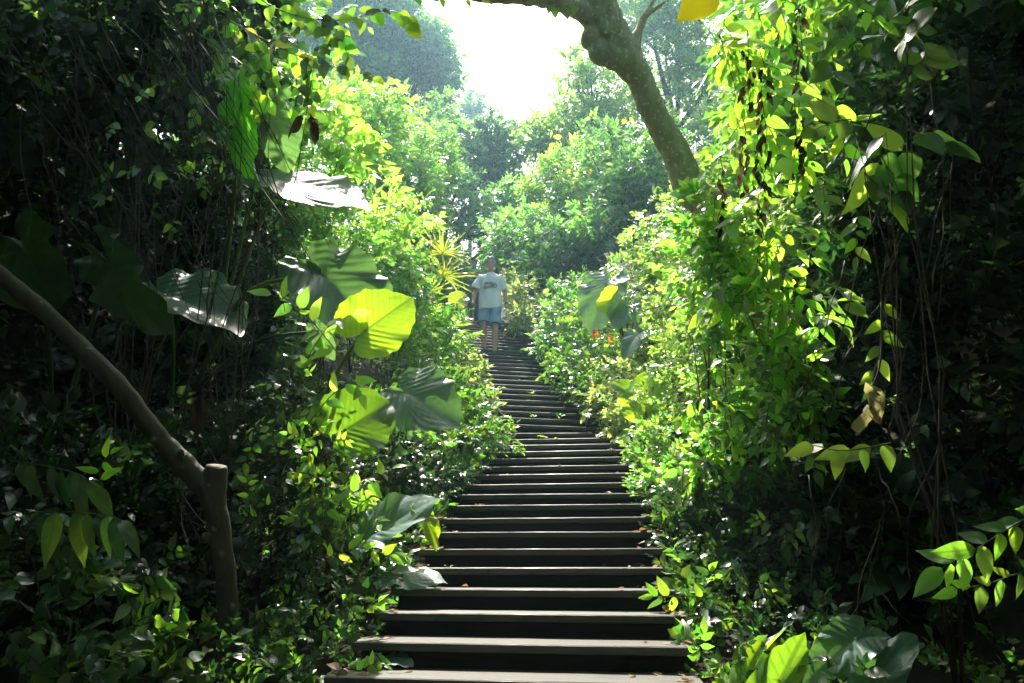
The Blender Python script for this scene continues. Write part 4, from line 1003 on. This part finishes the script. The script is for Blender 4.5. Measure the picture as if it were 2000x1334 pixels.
# ------------------------------------------------------------------ fan palm
def palm():
    root = empty('fan_palm', at(850, 720, 9.6), 'small fan palm with narrow yellow-green blades left of the walkers', 'palm')
    root.location.z = gz(root.location.x, root.location.y)
    for (hx, hy, a0, a1, n, s) in ((868, 540, -40, 190, 17, .40), (840, 570, 0, 220, 16, .45), (864, 495, -10, 190, 16, .42), (835, 600, -30, 190, 14, .45), (858, 595, 150, 345, 10, .36)):
        h = at(hx, hy, 9.5 + random.uniform(-.2, .2))
        tube('stem', [root.location, (root.location + h) / 2 + Vector((.05, .1, .2)), h], [.012, .009, .006], M['stalk'], root, 6, 8)
        for k in range(n):
            a = math.radians(a0 + (a1 - a0) * k / (n - 1) + random.uniform(-5, 5))
            d = Vector((math.cos(a), random.uniform(-.5, .1), math.sin(a) - .15))
            put_leaf(root, 'palm', h, d, (-.3 * math.sin(a), -1, .3), s * random.uniform(.75, 1.1), 1.15, name='blade')
palm()

# ------------------------------------------------------------------ hanging vine stems
def vine_group(label, n, x0, x1, y0, y1, dep, slope, ln):
    root = empty('vine_tangle', at((x0 + x1) / 2, y0, dep), label, 'vine')
    for k in range(n):
        x, y = random.uniform(x0, x1), random.uniform(y0, y1)
        L = ln * random.uniform(.5, 1.2); sl = slope + random.uniform(-.35, .35); d = dep + random.uniform(-.5, .5)
        pts = []; m = 8; cur = random.uniform(-40, 40)
        for i in range(m):
            t = i / (m - 1)
            pts.append(at(x + sl * L * t + cur * math.sin(3 * t) + random.uniform(-5, 5), y + L * t + 10 * math.sin(5 * t + k) + random.uniform(-5, 5), d + .15 * math.sin(4 * t + k)))
        tube('strand', pts, [random.uniform(.0022, .0048) * (1 - .5 * i / m) for i in range(m)], M['twig'], root, 5, 18)
vine_group('tangle of thin bare vines sweeping down across the dark upper left', 44, 20, 420, -30, 200, 4.7, .55, 420)
vine_group('curtain of thin vertical vines inside the bright leaves at upper left', 24, 300, 470, -30, 120, 4.9, .25, 300)
vine_group('few thin drooping vines in the dark hollow at left', 16, 80, 480, 250, 450, 4.8, .3, 300)
vine_group('bare stems in the black thicket on the right', 16, 1640, 1960, 60, 600, 4.3, -.15, 420)
vine_group('thin stems in the dark lower right', 14, 1560, 1960, 850, 1150, 3.9, .1, 300)
vine_group('thin stems in the shade at lower left', 14, 20, 420, 700, 1000, 4.2, .2, 260)

# ------------------------------------------------------------------ ground cover along the stairs and litter on the treads
def undergrowth():
    n = 5200
    Y = RNG.uniform(2.2, 19, n); sd = np.where(RNG.random(n) < .5, -1, 1); s = RNG.uniform(0, 1, n) ** 1.4 * 3.2
    X = path_x(Y) + sd * (.80 + s); Z = ground(X, Y)
    P = np.stack([X, Y, Z + RNG.uniform(0, .22, n)], -1)
    Dn = np.stack([-sd * .3 + RNG.normal(size=n) * .5, RNG.normal(size=n) * .5 - .1, RNG.uniform(.3, 1.2, n)], -1)
    V, T = join_arrays(sprig_arrays(P, Dn, .065, 'o', 'alt', 6))
    o = obj('undergrowth', mesh_tris('undergrowth', V, T, M['mid'], True)); tag(o, kind='stuff')
    n = 1700
    Y = RNG.uniform(2.6, 10, n); sd = np.where(RNG.random(n) < .5, -1, 1); s = RNG.uniform(-.06, .7, n)
    X = path_x(Y) + sd * (.80 + s); Z = np.maximum(ground(X, Y), path_z(Y) - .12)
    P = np.stack([X, Y, Z + RNG.uniform(-.05, .18, n)], -1)
    Dn = np.stack([-sd * .2 + RNG.normal(size=n) * .5, RNG.normal(size=n) * .5 - .2, RNG.uniform(.2, 1.2, n)], -1)
    V, T = join_arrays(sprig_arrays(P, Dn, .05, 'o', 'alt', 6))
    o = obj('undergrowth', mesh_tris('undergrowth', V, T, M['dark'], True)); tag(o, kind='stuff')
    n = 2600
    Y = RNG.uniform(-3, 22, n); sd = np.where(RNG.random(n) < .5, -1, 1); s = RNG.uniform(0, 1, n) * 7
    X = path_x(Y) + sd * (.85 + s); Z = ground(X, Y)
    P = np.stack([X, Y, Z + .03], -1)
    V, T = leaves_arrays(P, RNG.normal(size=(n, 3)) * [1, 1, .2], RNG.normal(size=(n, 3)) * .3 + [0, 0, 1], RNG.uniform(.06, .14, n), 'o')
    PV = []
    for (x, y, z, hd, d) in STEPS:
        for side in (-1, 1):
            q = 9; u = side * (.80 - RNG.exponential(.10, q)); yy = RNG.uniform(0, d, q)
            PV.append(np.stack([x + u * math.cos(hd), y - u * math.sin(hd) + yy, np.full(q, z + .008)], -1))
    P2 = np.vstack(PV); q = len(P2)
    V2, T2 = leaves_arrays(P2, RNG.normal(size=(q, 3)) * [1, 1, .15], RNG.normal(size=(q, 3)) * .25 + [0, 0, 1], RNG.uniform(.03, .08, q), 'o')
    V, T = join_arrays([(V, T), (V2, T2)])
    o = obj('leaf_litter', mesh_tris('leaf_litter', V, T, M['litter'], True)); tag(o, kind='stuff')
undergrowth()
def litter():
    for k in range(30):
        i = random.choice([24, 26, 28, 28, 29, 30, 31, 32, 33, 34, 36, 38, 40, 42])
        x, y, z, hd, d = STEPS[i]
        u = random.uniform(-.7, .7)
        p = Vector((x + u * math.cos(hd), y - u * math.sin(hd) + random.uniform(.0, d * .6), z + .012))
        o = put_leaf(None, random.choice(['straw', 'dead', 'pale', 'straw']), p, (random.uniform(-1, 1), random.uniform(-1, 1), .1), (random.uniform(-.4, .4), -.3, 1), random.uniform(.035, .075))
        o.name = 'fallen_leaf'
        tag(o, 'small dry fallen leaf lying on a dark wooden tread', 'fallen leaf', 'fallen leaves scattered on the treads')
    for k, (i, u) in enumerate(((28, -.25), (31, -.3), (31, .05), (35, -.1), (45, .2), (30, -.55), (37, .30), (34, .5))):
        x, y, z, hd, d = STEPS[i]
        b = Vector((x + u * math.cos(hd), y - u * math.sin(hd) - .02, z))
        r = empty('seedling', b, 'tiny leafy seedling growing out of a joint in the stairway', 'seedling', 'seedlings growing on the stairs')
        for q in range(7):
            a = random.uniform(0, 6.28)
            put_leaf(r, 'near', b + Vector((.02 * math.cos(a), .02 * math.sin(a), random.uniform(.0, .05))), (math.cos(a), math.sin(a) - .3, random.uniform(-.1, .8)), (0, -.3, 1), random.uniform(.03, .06))
litter()
#PART3
# ------------------------------------------------------------------ people
def hand(w, d, side, curl=.5):
    """palm, four fingers of different lengths and a thumb, hanging from wrist w along d; palm faces the thigh"""
    w = np.array(w); d = nrm(np.array(d, float)); f = np.array([0, -1.0, 0]); inn = np.array([-side, 0, 0.0])
    pl = w + d * .088
    parts = [tube_arrays([w, w + d * .03, pl], [.026, .030, .032], 12, True), ball((w + pl) / 2 + d * .01, (.020, .040, .050), 10, 12)]
    for k, (off, L) in enumerate(((.030, .068), (.010, .078), (-.010, .072), (-.028, .056))):
        b = pl + f * off - d * .012
        p1 = b + d * L * .45 + inn * .006; p2 = b + d * L * .78 + inn * .022 * curl * 2; p3 = b + d * L * .95 + inn * .042 * curl * 2
        parts.append(tube_arrays([b, p1, p2, p3], [.0098, .0092, .0082, .0068], 8, True)); parts.append(ball(p3, (.0070,) * 3, 6, 8))
    t0 = w + d * .030 + f * .026; t1 = w + d * .062 + f * .052 + inn * .010; t2 = w + d * .092 + f * .056 + inn * .020
    parts.append(tube_arrays([t0, t1, t2], [.014, .011, .0085], 8, True)); parts.append(ball(t2, (.0085,) * 3, 6, 8))
    return parts

def head_parts(c, tilt):
    c = np.array(c); ct, st = math.cos(tilt), math.sin(tilt)
    Rm = np.array([[1, 0, 0], [0, ct, st], [0, -st, ct]])       # nod towards -Y
    def tr(parts): return [((V * 1.10 @ Rm.T) + c, T) for V, T in parts]
    skull = [ball((0, .012, .045), (.074, .094, .082), 16, 20), ball((0, -.022, -.022), (.058, .068, .078), 14, 18), ball((0, -.042, -.078), (.036, .036, .028), 10, 12),
             ball((0, -.094, -.012), (.013, .020, .014), 8, 10), tube_arrays([(0, -.082, .022), (0, -.098, -.010)], [.009, .013], 8, True),
             ball((.076, .006, -.004), (.010, .020, .032), 8, 10), ball((-.076, .006, -.004), (.010, .020, .032), 8, 10),
             ball((0, -.076, -.046), (.024, .012, .006), 8, 10), ball((0, -.074, -.056), (.021, .012, .007), 8, 10),
             ball((.030, -.070, .030), (.026, .016, .008), 8, 10), ball((-.030, -.070, .030), (.026, .016, .008), 8, 10)]
    return tr, skull

def walker(name_label, loc, pose, cl):
    root = empty('person', loc, name_label, 'person')
    S = pose
    parts = []
    parts.append(loft([((0, .0, .80), .14, .10), ((0, 0, .92), .165, .12), ((0, .005, 1.05), .15, .105), ((0, .01, 1.22), .165, .112), ((0, .01, 1.34), .175, .108), ((0, .01, 1.41), .13, .09), ((0, .005, 1.46), .06, .06)]))
    parts += limb([(0, .005, 1.40), (0, -.005, 1.48), (0, -.02, 1.545)], [.062, .056, .056], 8)
    tr, sk = head_parts(S['head'], S['nod'])
    parts += tr(sk)
    for s in ('R', 'L'):
        sh, el, wr = S['arm' + s]
        parts += limb([sh, (np.array(sh) + el) / 2, el, (np.array(el) * .6 + np.array(wr) * .4), wr], [.052, .046, .040, .040, .026], 22)
        d = np.array(wr) - np.array(el); parts += hand(wr, d, -1 if s == 'R' else 1, S.get('curl', .5))
        hp, kn, an, toe = S['leg' + s]
        parts += limb([hp, (np.array(hp) + kn) / 2, kn, (np.array(kn) * .68 + np.array(an) * .32), an], [.090, .076, .056, .058, .036], 26)
    fused('body', parts, .0065, M['skin'], root)
    for s in (-1, 1):
        e = tr([ball((s * .030, -.086, .014), (.011, .006, .005), 8, 10)])
        fo = bpy.data.objects.new('eye', mesh_tris('eye', e[0][0], e[0][1], M['eye'], True)); COL.objects.link(fo); fo.parent = root
    # upper clothing
    hem = cl['hem']
    sp = [loft([((0, .0, hem), .215, .155), ((0, .0, hem + .10), .208, .150), ((0, .005, 1.05), .198, .142), ((0, .008, 1.22), .203, .145), ((0, .01, 1.33), .205, .138), ((0, .01, 1.40), .165, .112), ((0, .008, 1.445), .10, .085), ((0, .0, 1.462), .074, .074)])]
    for s in ('R', 'L'):
        sh, el, wr = [np.array(v, float) for v in S['arm' + s]]
        q = sh + (el - sh) * cl['sleeve']
        sp.append(tube_arrays(*smooth_path([sh * [.55, 1, 1] + [0, 0, -.035], sh * [.95, 1, 1] + [0, 0, -.045], (sh + q) / 2 + [0, 0, -.01], q], [.062, .070, .078, .086], 14), 16, True))
    top = fused('shirt', sp, .009, cl['shirt'], root, .0060, 15, 1.3)
    # lower clothing
    lp = [loft([((0, 0, .80), .185, .132), ((0, 0, .90), .182, .130), ((0, 0, .98), .175, .125)])]
    for s in ('R', 'L'):
        hp, kn, an, toe = [np.array(v, float) for v in S['leg' + s]]
        hp = hp + [0, 0, .03]
        if cl['long']:
            lp.append(tube_arrays(*smooth_path([hp, (hp + kn) / 2, kn, (kn + an) / 2, an + [0, 0, -.02]], [.108, .098, .088, .082, .078], 22), 16, True))
        else:
            lp.append(tube_arrays(*smooth_path([hp, (hp * .5 + kn * .5), kn + (hp - kn) * .06], [.108, .106, .112], 16), 18, True))
    fused('trousers' if cl['long'] else 'shorts', lp, .009, cl['pants'], root, .0050, 19, 2.2)
    for s in ('R', 'L'):
        hp, kn, an, toe = [np.array(v, float) for v in S['leg' + s]]
        a = an * [1, 1, 0] + [0, 0, toe[2]]
        fused('shoe', [ball(a + [0, .02, .045], (.042, .062, .046)), ball(a + [0, -.06, .032], (.045, .075, .034)), ball(a + [0, -.12, .028], (.043, .06, .028)), loft([(a + [0, -.045, .0], .043, .135), (a + [0, -.045, .022], .046, .14)])], .008, M['shoe'], root)
    return root, tr, top

# -- first walker: white T-shirt, blue shorts
_i = 46
sx, syy, sz, shd, sd_ = STEPS[_i]
def glyphs(txt, size, mat, parent, x, z, y, name='print', shear=.25):
    cu = bpy.data.curves.new(name, 'FONT'); cu.body = txt; cu.size = size; cu.extrude = .0012; cu.offset = size * .028; cu.shear = shear; cu.align_x = 'CENTER'
    tmp = bpy.data.objects.new('tmp', cu); COL.objects.link(tmp)
    dg = bpy.context.evaluated_depsgraph_get(); me = bpy.data.meshes.new_from_object(tmp.evaluated_get(dg)); me.name = name
    bpy.data.objects.remove(tmp)
    me.materials.clear(); me.materials.append(mat)
    o = bpy.data.objects.new(name, me); COL.objects.link(o); o.parent = parent
    o.location = (x, y, z); o.rotation_euler = (math.pi / 2, 0, 0)
    return o
px_ = at(956, 640, 12.75)[0]
pose1 = dict(head=(0.0, -.045, 1.600), nod=.30, curl=.55,
             armR=((-.185, .01, 1.395), (-.268, .00, 1.118), (-.292, -.115, .895)), armL=((.185, .01, 1.395), (.258, .055, 1.115), (.2890, -.03, .870)),
             legR=((-.092, 0, .88), (-.104, -.06, .485), (-.098, .02, .085), (-.10, -.1, .0)),
             legL=((.092, 0, .88), (.098, -.13, .42), (.096, -.20, -.047), (.10, -.3, -.122)))
w1, tr1, shirt1 = walker('grey-haired person in a white T-shirt and blue shorts walking down the stairs', (px_, syy + .15, sz), pose1,
                         dict(hem=.755, sleeve=.86, shirt=M['white'], pants=M['denim'], long=False))
hp_ = [ball((0, .022, .072), (.084, .096, .082)), ball((0, -.040, .096), (.072, .062, .046)), ball((0, .055, .02), (.076, .068, .075)), ball((.045, -.045, .088), (.030, .030, .026)), ball((-.045, -.045, .088), (.030, .030, .026))]
fused('hair', tr1(hp_), .008, M['hair'], w1, .006, 70, .4)
wv, wt = tube_arrays([(.2885, -.026, .892), (.2895, -.029, .868)], [.031, .031], 16, True)
ww = bpy.data.objects.new('watch', mesh_tris('watch', wv, wt, M['black'], True)); COL.objects.link(ww); ww.parent = w1
glyphs('EKIC', .070, M['green_ink'], shirt1, -.030, 1.195, -.147)
glyphs('FPO', .070, M['green_ink'], shirt1, .052, 1.135, -.148)
for (x0, z0, w_) in ((.070, 1.222, .075), (.078, 1.202, .085), (-.062, 1.168, .10), (-.066, 1.148, .11), (-.078, 1.128, .06)):
    b = bevel_box(w_, .003, .010, .0003); b.name = 'print'; b.materials.append(M['red_ink'])
    o = bpy.data.objects.new('print', b); COL.objects.link(o); o.parent = shirt1; o.location = (x0, -.149, z0)

# -- second walker behind: grey T-shirt, pale arm sleeves, grey trousers, dark cap
sx2, sy2, sz2 = STEPS[64][:3]
px2 = at(925, 560, 18.1)[0]
pose2 = dict(head=(.0, -.03, 1.610), nod=.12, curl=.8,
             armR=((-.185, .01, 1.395), (-.270, .00, 1.13), (-.06, -.21, 1.16)), armL=((.185, .01, 1.395), (.255, -.02, 1.14), (.05, -.22, 1.20)),
             legR=((-.092, 0, .88), (-.10, -.02, .48), (-.10, .02, .075), (-.1, -.1, 0)), legL=((.092, 0, .88), (.10, -.09, .46), (.10, -.06, .06), (.1, -.2, -.01)))
w2, tr2, shirt2 = walker('person in a grey T-shirt and dark cap half hidden behind the white T-shirt', (px2, sy2 + .15, sz2), pose2,
                         dict(hem=.86, sleeve=.80, shirt=M['grey'], pants=M['trouser'], long=True))
fused('cap', tr2([ball((0, .012, .062), (.084, .100, .074)), loft([((0, -.07, .052), .070, .090), ((0, -.07, .060), .066, .086)])]), .008, M['cap'], w2)
for s in ('R', 'L'):
    sh, el, wr = [np.array(v, float) for v in pose2['arm' + s]]
    u = sh + (el - sh) * .75
    fused('arm_sleeve', [tube_arrays(*smooth_path([u, el, el * .5 + wr * .5, wr], [.052, .049, .047, .034], 18), 14, True), ball(el, (.049,) * 3)], .008, M['white'], w2, .001, 60)
ph = bevel_box(.075, .010, .15, .003); ph.name = 'phone'; ph.materials.append(M['black'])
po = bpy.data.objects.new('phone', ph); COL.objects.link(po); po.location = Vector((px2, sy2 + .15 - .31, sz2 + 1.27)); po.rotation_euler = (.5, 0, 0)
tag(po, 'dark phone held in both hands by the grey-shirted walker', 'phone')
